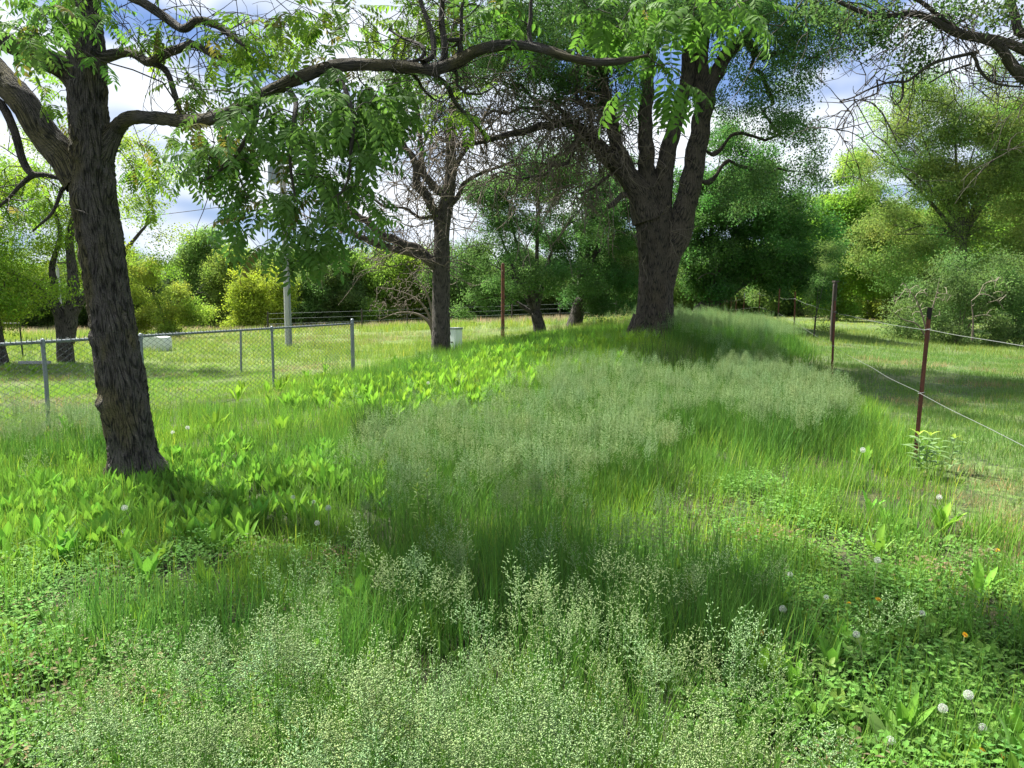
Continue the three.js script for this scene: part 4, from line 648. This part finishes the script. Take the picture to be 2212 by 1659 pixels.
// ------------------------------------------------------------------ ground cover shapes
function bladeClump(seed, n, rad, h0, h1, wid, lean = 0.35, bend = 0.5, nseg = 3) {
  const R = RNG(seed), pos = [], idx = [], col = [];
  for (let i = 0; i < n; i++) { const a = R() * 6.28, r = rad * Math.sqrt(R()), b = R() * 6.28, l = lean * R(), d = V(Math.cos(b) * l, 1, Math.sin(b) * l).normalize(), s = V(Math.cos(b + 1.57 + R.g() * 0.6), 0, Math.sin(b + 1.57 + R.g() * 0.6)); bladeStrip(pos, idx, col, V(Math.cos(a) * r, -0.01, Math.sin(a) * r), d, s, R.r(h0, h1), wid * R.r(0.7, 1.3), bend * R.r(0.2, 1.3), nseg, R() < 0.05 ? C(2.2, 1.5, 1.4) : jitterTone(R, 0.22)); }
  return geom(pos, idx, col);
}
function seedStalk(pos, idx, col, hp, hi, hc, R, base, h) {   // one flowering stem; spikelets go to the second geometry
  const lean = R() * 6.28, la = R.r(0.02, 0.16), top = V(base.x + Math.cos(lean) * la * h, h, base.z + Math.sin(lean) * la * h), st = C(0.75, 0.9, 0.7);
  for (const s of [V(0.0013, 0, 0), V(0, 0, 0.0013)]) { const b = pos.length / 3; pos.push(base.x - s.x, 0, base.z - s.z, base.x + s.x, 0, base.z + s.z, top.x - s.x * 0.5, top.y, top.z - s.z * 0.5, top.x + s.x * 0.5, top.y, top.z + s.z * 0.5); for (let q = 0; q < 4; q++) col.push(st.r, st.g, st.b); idx.push(b, b + 1, b + 2, b + 1, b + 3, b + 2); }
  for (let k = 0; k < 2; k++) { const b = R() * 6.28; bladeStrip(pos, idx, col, base.clone().lerp(top, R.r(0.1, 0.4)), V(Math.cos(b) * 0.5, 1, Math.sin(b) * 0.5).normalize(), V(-Math.sin(b), 0, Math.cos(b)), R.r(0.1, 0.2), 0.005, R.r(0.5, 1.6), 3, jitterTone(R, 0.2)); }
  const PL = R.r(0.11, 0.17), nodes = 8, open = R.r(0.6, 1.15);
  for (let i = 0; i < nodes; i++) {
    const u = i / (nodes - 1), o = base.clone().lerp(top, 1 - PL / h * (1 - u)), bl = lerp(0.055, 0.008, u) * R.r(0.8, 1.2), nb = i === nodes - 1 ? 1 : 3 + (R() < 0.5 ? 1 : 0), a0 = R() * 6.28;
    for (let k = 0; k < nb; k++) {
      const a = a0 + k * 6.28 / nb + R.g() * 0.3, d = V(Math.cos(a) * open, R.r(0.3, 0.85), Math.sin(a) * open).normalize(), ns = Math.max(1, Math.round(bl / 0.0085));
      for (let m = 0; m < ns; m++) {
        const c = o.clone().addScaledVector(d, bl * (0.35 + 0.65 * (m + 1) / ns)).add(V(R.g() * 0.004, R.g() * 0.004, R.g() * 0.004)), ax = d.clone().add(V(R.g() * 0.5, R.g() * 0.5, R.g() * 0.5)).normalize(), sd = V(R.g(), R.g(), R.g()).cross(ax).normalize(), b = hp.length / 3, l = R.r(0.0036, 0.006), w = 0.0015, q = jitterTone(R, 0.2), e = V().crossVectors(ax, sd);
        hp.push(c.x - ax.x * l, c.y - ax.y * l, c.z - ax.z * l, c.x + sd.x * w, c.y + sd.y * w, c.z + sd.z * w, c.x - sd.x * w + e.x * w, c.y - sd.y * w + e.y * w, c.z - sd.z * w + e.z * w, c.x - e.x * w, c.y - e.y * w, c.z - e.z * w, c.x + ax.x * l, c.y + ax.y * l, c.z + ax.z * l);
        for (let z = 0; z < 5; z++) hc.push(q.r, q.g, q.b); for (const [x, y] of [[1, 2], [2, 3], [3, 1]]) hi.push(b, b + x, b + y, b + 4, b + y, b + x);
      }
    }
  }
}
function seedClump(seed, n, rad, h0, h1) { const R = RNG(seed), p = [], i = [], c = [], hp = [], hi = [], hc = []; for (let k = 0; k < n; k++) { const a = R() * 6.28, r = rad * Math.sqrt(R()); seedStalk(p, i, c, hp, hi, hc, R, V(Math.cos(a) * r, 0, Math.sin(a) * r), R.r(h0, h1)); } return [geom(p, i, c), geom(hp, hi, hc)]; }
function rosette(seed, n, len, wid, prof, up0, up1, bend) { const R = RNG(seed), pos = [], idx = [], col = []; for (let i = 0; i < n; i++) { const a = i / n * 6.28 + R.g() * 0.5, u = R.r(up0, up1), d = V(Math.cos(a) * (1 - u), u, Math.sin(a) * (1 - u)).normalize(), nn = V(-Math.cos(a) * u, 1 - u + 0.05, -Math.sin(a) * u); nn.addScaledVector(d, -nn.dot(d)).normalize(); leafBlade(pos, idx, col, V(Math.cos(a) * 0.012, 0, Math.sin(a) * 0.012), d, nn, len * R.r(0.6, 1.15), wid * R.r(0.75, 1.2), prof, R.r(0.1, 0.5), R.r(0.2, 1) * bend, jitterTone(R, 0.16)); } return geom(pos, idx, col); }
function weedMat(seed, n, rad, h, ll) { const R = RNG(seed), pos = [], idx = [], col = []; for (let i = 0; i < n; i++) { const a = R() * 6.28, r = rad * Math.sqrt(R()), y = h * (0.15 + 0.85 * R()) * (1 - 0.5 * r / rad), b = R() * 6.28, d = V(Math.cos(b), R.r(-0.2, 0.7), Math.sin(b)).normalize(), nn = V(R.g() * 0.3, 1, R.g() * 0.3); nn.addScaledVector(d, -nn.dot(d)).normalize(); leafBlade(pos, idx, col, V(Math.cos(a) * r, y, Math.sin(a) * r), d, nn, ll * R.r(0.6, 1.3), ll * 0.6 * R.r(0.7, 1.2), [0.1, 1, 0.05], 0.25, 0.3, jitterTone(R, 0.25)); } return geom(pos, idx, col); }
const G = {
  blades: [0, 1, 2, 3].map((k) => bladeClump(800 + k, 50, 0.17, 0.08, 0.28, 0.0055, 0.6, 0.8)),
  tall: [0, 1, 2, 3].map((k) => bladeClump(810 + k, 48, 0.17, 0.18, 0.46, 0.0058, 0.55, 0.75, 4)),
  lawn: [0, 1, 2, 3].map((k) => bladeClump(820 + k, 60, 0.2, 0.03, 0.085, 0.0045, 0.7, 0.5, 2)),
  dry: [0, 1, 2].map((k) => bladeClump(830 + k, 40, 0.17, 0.04, 0.12, 0.004, 1.4, 0.8, 2)),
  field: [0, 1, 2].map((k) => bladeClump(840 + k, 60, 0.6, 0.12, 0.32, 0.012, 0.5, 0.5, 2)),
  dock: [0, 1, 2, 3].map((k) => rosette(850 + k, 6 + k, 0.21, 0.05, SPOON, 0.62, 0.92, 0.5)),
  ovate: [0, 1, 2].map((k) => rosette(860 + k, 7, 0.12, 0.048, SPOON, 0.25, 0.75, 0.7)),
  weed: [0, 1, 2, 3].map((k) => weedMat(870 + k, 120, 0.17, 0.13, 0.023)),
};
const seeds = [0, 1, 2, 3, 4, 5].map((k) => seedClump(900 + k, 5, 0.07, 0.4, 0.58)), farSeeds = [0, 1, 2].map((k) => seedClump(920 + k, 9, 0.22, 0.42, 0.62));
const ell = (x, d, cx, cd, rx, rd) => 1 - ((x - cx) / rx) ** 2 - ((d - cd) / rd) ** 2;
const nz = (x, d, s, k) => N3(x * s + k, k * 1.7, d * s);
function seedAmount(x, d) {
  const n = nz(x, d, 1.3, 3) * 0.7 + nz(x, d, 3.5, 9) * 0.5; let a = 0;
  a = Math.max(a, smooth(ell(x, d, -0.5, 1.85, 0.85, 0.9) + n, 0, 0.6) * 0.85, 0.5 * smooth(ell(x, d, 0.45, 1.9, 0.5, 0.75) + n, 0, 0.6), 0.25 * smooth(ell(x, d, 0.0, 3.1, 1.2, 0.9) + n, 0, 0.6));
  a = Math.max(a, 0.7 * smooth(ell(x, d, -0.05 + (d - 5.5) * 0.18, 6.3, 1.45, 2.0) + n, 0, 0.4), 0.8 * smooth(ell(x, d, 1.15, 8.9, 1.25, 2.2) + n, 0, 0.4));
  a = Math.max(a, smooth(ell(x, d, 3.0 + (d - 8.5) * 0.22, 9, 0.95, 2.6) + n, 0, 0.4), 0.7 * smooth(ell(x, d, 5.3 + (d - 18) * 0.3, 19, 2.3, 6.5) + n, 0, 0.4), 0.55 * smooth(ell(x, d, -4.7, 7.6, 0.9, 0.8) + n, 0, 0.4));
  return Math.max(a, 0.08 * smooth(n, 0.1, 0.5)) * (x > fenceX(d) - 0.1 ? 0 : 1);
}
function dockAmount(x, d) {
  const n = nz(x, d, 0.9, 14) * 0.8 + nz(x, d, 2.6, 19) * 0.5;
  return Math.max(smooth(ell(x, d, -2.8, 5.9, 2.1, 1.9) + n, 0, 0.5), 0.65 * smooth(ell(x, d, -1.0, 11.5, 2.6, 3.2) + n, 0, 0.8), 0.5 * smooth(ell(x, d, 0.6, 14, 2.2, 3) + n, 0, 0.5), 0.16 * smooth(n, 0, 0.4)) * (x > fenceX(d) - 0.2 ? 0 : 1);
}
const linkX = (d) => -3.66 - (16.7 - d) * 0.304;   // the line of the chain link fence
const isYard = (x, d) => d < 17 ? x < linkX(d) - 0.05 : false;
{
  const R = RNG(1001), L = { blades: [], tall: [], lawn: [], dry: [], field: [], dock: [], ovate: [], weed: [], s: [], fs: [] }, put = (k, x, d, s, c, sy) => L[k].push({ m: place(onGround(x, d), R() * 6.28, s, sy ?? s, R.g() * 0.08, R.g() * 0.08), c, v: Math.floor(R() * 12) });
  const half = (d) => Math.max(0.74 * d + 0.5, 1.9);
  const strew = (d0, d1, per, f) => { const n = Math.round((d1 - d0) * (half(d0) + half(d1)) * per); for (let i = 0; i < n; i++) { const d = R.r(d0, d1), h = half(d), x = R.r(-h, h); f(x, d); } };
  const grassTone = (x, d) => { const n = nz(x, d, 0.45, 2), m = nz(x, d, 1.6, 5); const y = clamp(0.5 + n * 1.2 + m * 0.4, 0, 1); return [lerp(0.085, 0.15, y), lerp(0.195, 0.285, y), lerp(0.024, 0.028, y)]; };
  const cover = (x, d, sc) => {
    const lawn = x > fenceX(d) + 0.15, yard = isYard(x, d) || (d > 8 && d < 20 && x < linkX(d) + 1.5 + nz(x, d, 0.6, 71) * 1.6), dryHere = smooth(ell(x, d, 3.15, 4.5, 0.75, 1.5) + nz(x, d, 2, 7), 0.1, 0.6);
    if (lawn || yard) {
      const dry = Math.max(dryHere, smooth(nz(x, d, 0.5, 31) + 0.5 * nz(x, d, 1.8, 35), 0.05, 0.5) * (yard ? 0.55 : 0.6));
      const b = yard ? [0.18, 0.31, 0.04] : [0.115, 0.21, 0.04];
      if (R() < dry) put('dry', x, d, sc * R.r(0.8, 1.3), tone([0.22, 0.19, 0.085], R, 0.25, 0.1)); else put('lawn', x, d, sc * R.r(0.85, 1.3), tone(b, R, 0.2, 0.15));
      return;
    }
    if (R() < Math.max(dryHere * 0.7, d < 7 ? 0.035 : 0.02)) { put('dry', x, d, sc, tone([0.2, 0.17, 0.08], R, 0.3, 0.1)); return; }
    const left = smooth(ell(x, d, -2.2, 2.9, 1.5, 1.9) + nz(x, d, 1.5, 44), 0, 0.4), right = smooth(ell(x, d, 1.9, 3.2, 1.3, 2.4) + nz(x, d, 1.5, 48), 0, 0.4);
    if (d < 6.5 && R() < Math.max(left * 0.85, right * 0.7)) { put('weed', x, d, R.r(0.8, 1.5), tone(R() < 0.07 ? [0.15, 0.12, 0.06] : [0.1, 0.22, 0.034], R, 0.22, 0.15)); if (R() < 0.6) return; }
    const dark = Math.max(smooth(ell(x, d, 0.35, 3.6, 1.2, 0.9) + nz(x, d, 1.5, 50), 0, 0.4), smooth(ell(x, d, -1.35, 3.15, 0.75, 0.5) + nz(x, d, 2, 52), 0, 0.4), seedAmount(x, d) * 0.8);
    if (R() < dark) put('tall', x, d, sc * R.r(0.8, 1.15), tone([0.075, 0.18, 0.026], R, 0.2, 0.15)); else put('blades', x, d, sc * R.r(0.7, 1.15), tone(grassTone(x, d), R, 0.15, 0.12));
  };
  strew(1.0, 3, 62, (x, d) => cover(x, d, 0.95)); strew(3, 6, 52, (x, d) => cover(x, d, 1)); strew(6, 11, 34, (x, d) => cover(x, d, 1.1)); strew(11, 20, 17, (x, d) => cover(x, d, 1.25));
  strew(20, 34, 4.2, (x, d) => { if (x > fenceX(d) + 0.2) put('lawn', x, d, R.r(1.8, 2.6), tone([0.15, 0.225, 0.042], R, 0.18, 0.2)); else put('field', x, d, R.r(0.6, 0.9), tone(d > 28 && R() < 0.25 ? [0.26, 0.23, 0.12] : [0.18, 0.27, 0.04], R, 0.18, 0.16)); });
  strew(34, 66, 0.8, (x, d) => { const tan = smooth(d + nz(x, d, 0.1, 3) * 10, 40, 52) * (x > fenceX(d) ? 0.25 : 0.85); put('field', x, d, R.r(0.9, 1.5), R() < tan ? tone([0.3, 0.25, 0.16], R, 0.15, 0.08) : tone([0.19, 0.27, 0.04], R, 0.18, 0.18), x > fenceX(d) ? 0.4 : undefined); });
  strew(1.1, 5, 150, (x, d) => { if (R() < seedAmount(x, d) * 0.62) put('s', x, d, R.r(0.75, 1.12), tone([0.23, 0.33, 0.135], R, 0.14, 0.1)); });
  strew(5, 13.5, 75, (x, d) => { if (R() < seedAmount(x, d) * 0.75) put('s', x, d, R.r(0.8, 1.15), tone([0.23, 0.33, 0.135], R, 0.14, 0.1)); });
  strew(13.5, 27, 16, (x, d) => { if (R() < seedAmount(x, d)) put('fs', x, d, R.r(0.85, 1.25), tone([0.22, 0.33, 0.12], R, 0.14, 0.12)); });
  strew(2, 8, 75, (x, d) => { if (R() < dockAmount(x, d) * 0.8) put('dock', x, d, R.r(0.5, 1.05), tone([0.135, 0.285, 0.03], R, 0.2, 0.16)); });
  strew(8, 17.5, 34, (x, d) => { if (R() < dockAmount(x, d) && !isYard(x, d)) put('dock', x, d, R.r(0.5, 1.25), tone([0.17, 0.32, 0.028], R, 0.2, 0.16)); });
  strew(1.6, 5, 110, (x, d) => { if (R() < 0.75 * smooth(ell(x, d, 1.55, 2.5, 1, 1.2) + nz(x, d, 2, 60), 0.1, 0.6) + 0.03) put('ovate', x, d, R.r(0.7, 1.25), tone([0.1, 0.2, 0.03], R, 0.18, 0.15)); });
  const mass = (name, label, k, geos, mat) => { const g = new THREE.Group(); g.name = name; scene.add(g); tag(g, label, null, null, 'stuff'); scatter(name + '_blades', geos, mat, L[k], g); return g; };
  mass('meadow_grass', 'green meadow grass covering the ground', 'blades', G.blades, M.grass); mass('tall_grass', 'taller dark green grass blades under the seed heads', 'tall', G.tall, M.grass);
  mass('lawn_grass', 'short mown lawn grass beyond the fences', 'lawn', G.lawn, M.grass); mass('dry_grass', 'dry brown grass in the thin patches', 'dry', G.dry, M.grass); mass('field_grass', 'grass of the far field with tan stems', 'field', G.field, M.grass);
  const named = (name, label, k, geos, mat, partName) => { const g = new THREE.Group(); g.name = name; scene.add(g); tag(g, label, null, null, 'stuff'); scatter(partName, geos, mat, L[k], g); };
  named('broadleaf_weeds', 'upright spoon-leaved weeds growing thick in the grass', 'dock', G.dock, M.dock, 'weed_leaves'); named('low_rosettes', 'low broad-leaved rosettes in the near grass', 'ovate', G.ovate, M.dock, 'weed_leaves'); named('creeping_weeds', 'small-leaved creeping weeds matted over the ground', 'weed', G.weed, M.grass, 'weed_leaves');
  const g = new THREE.Group(); g.name = 'seed_head_grass'; scene.add(g); tag(g, 'tall grass with pale feathery seed heads', null, null, 'stuff');
  const stem = (e) => ({ m: e.m, v: e.v, c: C(e.c.r * 0.42, e.c.g * 0.6, e.c.b * 0.24) });
  scatter('stems', seeds.map((s) => s[0]), M.grass, L.s.map(stem), g); scatter('seed_heads', seeds.map((s) => s[1]), M.head, L.s, g);
  scatter('stems', farSeeds.map((s) => s[0]), M.grass, L.fs.map(stem), g); scatter('seed_heads', farSeeds.map((s) => s[1]), M.head, L.fs, g);
  console.log(Object.entries(L).map(([k, v]) => k + ' ' + v.length).join(', '));
}

// ------------------------------------------------------------------ single plants
const tuft = (name, label, p, n, rad, h0, h1, c, seed) => { const t = thing(name, label, 'grass tuft', p), m = leafy(0.4, 0.15); m.color = C(...c); part('blades', bladeClump(seed, n, rad, h0, h1, 0.007, 0.55, 0.7, 5), m, t, false).userData.kind = 'stuff'; };
tuft('grass_tuft', 'dense dark green tuft of long grass left of the seed heads', spot(822, 975), 620, 0.26, 0.3, 0.66, [0.05, 0.11, 0.02], 41);
tuft('grass_tuft', 'tall dark tuft of grass at the foot of the thick-trunked tree', spot(1440, 800), 320, 0.5, 0.3, 0.7, [0.07, 0.125, 0.028], 42);
// dandelions
const white = new THREE.MeshPhysicalMaterial({ color: C(0.72, 0.73, 0.7), roughness: 1, transmission: 0.4, thickness: 0, side: THREE.DoubleSide, vertexColors: true });
const stalkMat = new THREE.MeshStandardMaterial({ color: C(0.2, 0.26, 0.09), roughness: 0.7, vertexColors: true }), brown = new THREE.MeshStandardMaterial({ color: C(0.12, 0.1, 0.06), roughness: 0.9, vertexColors: true }), yellow = new THREE.MeshPhysicalMaterial({ color: C(0.8, 0.5, 0.012), roughness: 1, transmission: 0.2, thickness: 0, side: THREE.DoubleSide, vertexColors: true });
const puff = (() => { const R = RNG(5), pos = [], idx = [], n = 120; for (let i = 0; i < n; i++) { const y = 1 - 2 * (i + 0.5) / n, a = i * 2.39996, q = Math.sqrt(1 - y * y), d = V(Math.cos(a) * q, y, Math.sin(a) * q); if (y < -0.85) continue; const s = V(0.3, 0.9, 0.1).cross(d).normalize(), e = V().crossVectors(d, s), r = 0.021, w = 0.00035, b = pos.length / 3, o = d.clone().multiplyScalar(0.004), c = d.clone().multiplyScalar(r * 0.82); pos.push(o.x - s.x * w, o.y - s.y * w, o.z - s.z * w, o.x + s.x * w, o.y + s.y * w, o.z + s.z * w, c.x, c.y, c.z); idx.push(b, b + 1, b + 2);
  for (let k = 0; k < 7; k++) { const g = k * 0.898 + R(), t = c.clone().addScaledVector(d, r * 0.2).addScaledVector(s, Math.cos(g) * 0.0062).addScaledVector(e, Math.sin(g) * 0.0062), f = c.clone().addScaledVector(s, Math.cos(g + 1.57) * 0.00045).addScaledVector(e, Math.sin(g + 1.57) * 0.00045), h = pos.length / 3; pos.push(c.x, c.y, c.z, t.x, t.y, t.z, f.x + d.x * 0.0004, f.y + d.y * 0.0004, f.z + d.z * 0.0004); idx.push(h, h + 1, h + 2); } } return geom(pos, idx); })();
const bloom = (() => { const R = RNG(6), pos = [], idx = [], col = []; for (let i = 0; i < 70; i++) { const a = i * 2.4, u = i / 70, d = V(Math.cos(a) * (0.25 + u), 1.05 - u * 0.8, Math.sin(a) * (0.25 + u)).normalize(); leafBlade(pos, idx, col, V(0, 0, 0), d, V(0, 1, 0).addScaledVector(d, -d.y).normalize(), 0.013 + 0.007 * u, 0.0042, [0.6, 1, 0.8], 0.1, 0.2, jitterTone(R, 0.12)); } return geom(pos, idx, col); })();
function dandelion(kind, label, X, Y, h, lean = 0.1, s = 1) {
  const hd = spot(X, Y, h), R = RNG(Math.round(X * 7 + Y)), a = R() * 6.28, g = onGround(hd.x + Math.cos(a) * lean * h, -hd.z - Math.sin(a) * lean * h), t = thing(kind === 'clock' ? 'dandelion_clock' : 'dandelion_flower', label, 'dandelion', g, kind === 'clock' ? 'dandelion clocks in the grass' : 'yellow dandelion flowers in the grass');
  part('stalk', tube([{ p: g.clone(), r: 0.0028 }, { p: g.clone().lerp(hd, 0.55).add(V((hd.x - g.x) * -0.12, 0.02, 0)), r: 0.0024 }, { p: hd, r: 0.002 }], 6, { ring: 0.05, tile: 0.1 }), stalkMat, t);
  const q = new THREE.Quaternion().setFromEuler(new THREE.Euler(R.g() * 0.4 + (kind === 'clock' ? 0 : 0.5), R() * 6, R.g() * 0.4));
  const m = part(kind === 'clock' ? 'seed_head' : 'flower', kind === 'clock' ? puff : bloom, kind === 'clock' ? white : yellow, t, false); m.position.copy(hd).sub(g); m.quaternion.copy(q); m.scale.setScalar(s * 0.82);
  const c = new THREE.SphereGeometry(0.0045, 8, 6); const e = part('receptacle', paint(c, C(1, 1, 1)), brown, t, false); e.position.copy(m.position);
}
[[2092, 1501, 0.2, 1, 'large round white dandelion clock, higher of the bright pair at the lower right'], [2037, 1530, 0.18, 0.95, 'large white dandelion clock, lower left of the bright pair at the lower right'], [2123, 1571, 0.12, 0.8, 'pale dandelion clock low in the grass below the bright pair'], [1924, 1599, 0.12, 0.85, 'dim dandelion clock near the bottom edge left of the bright pair'],
  [1691, 1315, 0.24, 0.9, 'grey dandelion clock on a tall stalk right of the foreground seed heads'], [1850, 1370, 0.2, 0.85, 'thin see-through dandelion clock above the leafy seedling at lower right'], [1896, 1210, 0.26, 1, 'wispy dandelion clock on a long stalk among the mid right weeds'], [1707, 1241, 0.16, 0.8, 'small dim dandelion clock sunk in the shaded grass right of centre'], [1992, 1325, 0.15, 0.8, 'small dandelion clock right of the orange-yellow flower'], [1785, 1290, 0.2, 0.7, 'half-blown dandelion clock between two rounded leaves'],
  [1864, 972, 0.42, 1.15, 'dandelion clock on a tall bent stalk left of the plant at the first steel post'], [2029, 1074, 0.15, 1.1, 'half-blown white dandelion clock below the plant at the first steel post'],
  [269, 1097, 0.25, 1.2, 'round dandelion clock in front of the near trunk'], [709, 1097, 0.25, 1.15, 'round grey dandelion clock, right one of the group beside the seed heads'], [633, 1074, 0.28, 0.9, 'small dandelion clock, highest and leftmost of the group beside the seed heads'], [678, 1084, 0.25, 0.8, 'small dandelion clock in the middle of the group beside the seed heads'], [685, 1130, 0.2, 1, 'drooping dandelion clock, lowest of the group beside the seed heads'], [267, 1148, 0.12, 0.9, 'dandelion clock just under the round one before the near trunk'],
  [405, 924, 0.25, 1.3, 'dandelion clock right of the near trunk, upper of two'], [373, 934, 0.2, 1.2, 'dandelion clock right of the near trunk, lower of two'], [925, 827, 0.2, 1.4, 'white dandelion clock in the sunlit weeds below the half bare tree']].forEach(([x, y, h, s, l]) => dandelion('clock', l, x, y, h, 0.25, s));
[[1897, 1296, 0.1, 1, 'orange-yellow dandelion flower facing away among the weeds at mid right'], [1645, 1368, 0.1, 1, 'yellow dandelion flower beside the right edge of the foreground seed heads'], [2084, 1372, 0.1, 0.9, 'bright yellow dandelion flower near the dry patch'], [2121, 1624, 0.06, 1, 'orange dandelion flower at the bottom right under the clocks'], [2164, 1632, 0.05, 0.8, 'small orange dandelion flower nearest the bottom right corner'], [2154, 1190, 0.05, 1.1, 'yellow dandelion flower on the dry patch at the right edge'], [1834, 1304, 0.1, 0.7, 'small pale yellow dandelion flower left of the orange-yellow one']].forEach(([x, y, h, s, l]) => dandelion('flower', l, x, y, h, 0.3, s));

// leafy single plants: stems with leaves that are parts
function leafyPlant(name, label, stems, { prof = LANCE, len = 0.12, wid = 0.03, pairs = 6, col = [0.1, 0.18, 0.05], tip = [0.2, 0.28, 0.04], seed = 1, cat = 'plant', angle = 0.6 }) {
  const R = RNG(seed), g0 = stems[0][0], t = thing(name, label, cat, g0.clone()), m = leafy(0.42, 0.2), mt = leafy(0.42, 0.2); m.color = C(...col); mt.color = C(...tip);
  for (const [g, top] of stems) {
    const H = top.distanceTo(g); part('stem', tube([{ p: g.clone(), r: 0.005 }, { p: g.clone().lerp(top, 0.5).add(V(R.g() * 0.01, 0, R.g() * 0.01)), r: 0.004 }, { p: top, r: 0.002 }], 6, { ring: 0.06, tile: 0.1 }), stalkMat, t);
    for (let i = 0; i < pairs; i++) { const u = 0.18 + 0.8 * i / (pairs - 1), p = g.clone().lerp(top, u), a0 = i * 1.7 + R() * 0.8, k = u > 0.85 ? 0.6 : 1; for (let s = 0; s < 3; s++) { const a = a0 + s * 2.09 + R.g() * 0.3, up = u > 0.85 ? 1.1 : angle * R.r(0.4, 1.2), d = V(Math.cos(a), up, Math.sin(a)).normalize(), nn = V(0, 1, 0); nn.addScaledVector(d, -d.y).normalize(); const pos = [], idx = [], co = []; leafBlade(pos, idx, co, V(0, 0, 0), d, nn, len * k * R.r(0.75, 1.15), wid * k * R.r(0.85, 1.2), prof, 0.3, R.r(0.5, 1.2), C(1, 1, 1)); const l = part('leaf', geom(pos, idx, co), u > 0.85 ? mt : m, t, false); l.position.copy(p).sub(g0); } }
  }
}
const gp = (X, Y, d) => onGround(at(X, Y, d).x, d);
leafyPlant('milkweed_plant', 'leafy upright plant with bright tips growing at the foot of the first steel post', [[gp(1990, 1050, 5.95), at(1984, 938, 5.95)], [gp(2000, 1050, 6.0), at(2010, 940, 6.0)]], { len: 0.15, wid: 0.042, pairs: 7, col: [0.16, 0.27, 0.09], tip: [0.3, 0.42, 0.05], seed: 3 });
leafyPlant('milkweed_plant', 'smaller leafy plant right of the one at the first steel post', [[gp(2052, 1040, 6.1), at(2062, 946, 6.1)]], { len: 0.14, wid: 0.036, pairs: 6, col: [0.16, 0.27, 0.09], tip: [0.3, 0.42, 0.05], seed: 4 });
leafyPlant('goldenrod_plant', 'tall narrow-leaved yellow-green weed standing among the middle seed heads', [[gp(931, 1150, 4.9), at(921, 1018, 4.9)], [gp(912, 1150, 4.95), at(900, 1050, 4.95)]], { len: 0.1, wid: 0.016, pairs: 10, col: [0.11, 0.19, 0.04], tip: [0.2, 0.3, 0.04], seed: 7 });
[[1785, 1490, 'bright green seedling with pointed leaves, lower of two at the lower right'], [1846, 1450, 'bright green seedling with pointed leaves, upper of two at the lower right'], [1580, 1460, 'small pale seedling at the right end of the foreground seed heads'], [1797, 1215, 'broad-leaved seedling in the mid right weeds'], [1608, 1385, 'yellow-green seedling left of the yellow flower']].forEach(([X, Y, label], i) => { const p = spot(X, Y, 0); p.y = heightAt(p.x, -p.z); leafyPlant('seedling', label, [[p, p.clone().add(V(0.01, 0.1 + 0.02 * (i % 3), 0))]], { prof: OVATE, len: 0.085, wid: 0.04, pairs: 3, col: [0.12, 0.22, 0.04], tip: [0.17, 0.28, 0.045], seed: 20 + i }); });
// dock plants with large leaves
function dockPlant(label, X, Y, leaves, seed) { const R = RNG(seed), p = spot(X, Y); p.y = heightAt(p.x, -p.z); const t = thing('dock_plant', label, 'plant', p), m = leafy(0.42, 0.25); m.color = C(0.12, 0.215, 0.045); for (const [a, up, len, wid] of leaves) { const d = V(Math.cos(a), up, -Math.sin(a)).normalize(), nn = V(-Math.cos(a) * 0.3, 0.6, 0.8); nn.addScaledVector(d, -nn.dot(d)).normalize(); const pos = [], idx = [], co = []; leafBlade(pos, idx, co, V(0, 0, 0), d, nn, len, wid, [0.2, 0.5, 0.9, 1, 0.7, 0.04], 0.35, R.r(0.2, 0.6), C(1, 1, 1)); part('leaf', geom(pos, idx, co), m, t, false); } }
dockPlant('dock plant with a tall upright leaf at the middle of the bottom edge', 1215, 1690, [[2.0, 1.7, 0.27, 0.05], [0.6, 0.8, 0.18, 0.05], [2.9, 0.7, 0.18, 0.045]], 1);
dockPlant('dock plant with a long leaf slanting right at the bottom edge', 1265, 1690, [[0.7, 1.1, 0.28, 0.055], [2.4, 0.6, 0.14, 0.04]], 2);
dockPlant('pale broad-leaved plant in the weeds at the left edge', 130, 1370, [[1.2, 1.4, 0.2, 0.06], [2.7, 1.0, 0.17, 0.06], [0.2, 0.8, 0.16, 0.06], [4, 0.5, 0.15, 0.05]], 3);
dockPlant('broad-leaved plant with upright bright leaves behind the dark left tuft', 330, 1325, [[1.5, 1.8, 0.2, 0.05], [0.4, 1.1, 0.18, 0.045], [2.6, 1.2, 0.17, 0.05], [4.5, 0.6, 0.14, 0.04]], 4);
dockPlant('long-leaved plant near the left edge below the near trunk', 125, 1190, [[1.2, 1.6, 0.22, 0.035], [0.5, 1.2, 0.2, 0.03], [2.6, 1.3, 0.2, 0.035]], 5);
dockPlant('upright pale leaf plant at the bottom right', 1930, 1640, [[2.1, 1.4, 0.2, 0.05], [0.6, 1.0, 0.15, 0.05], [1.2, 0.7, 0.14, 0.05]], 6);
dockPlant('broad-leaved plant at the bottom left corner', 165, 1640, [[1.7, 1.3, 0.16, 0.05], [0.5, 0.7, 0.12, 0.05], [2.8, 0.7, 0.13, 0.05]], 7);

renderer.render(scene, camera);
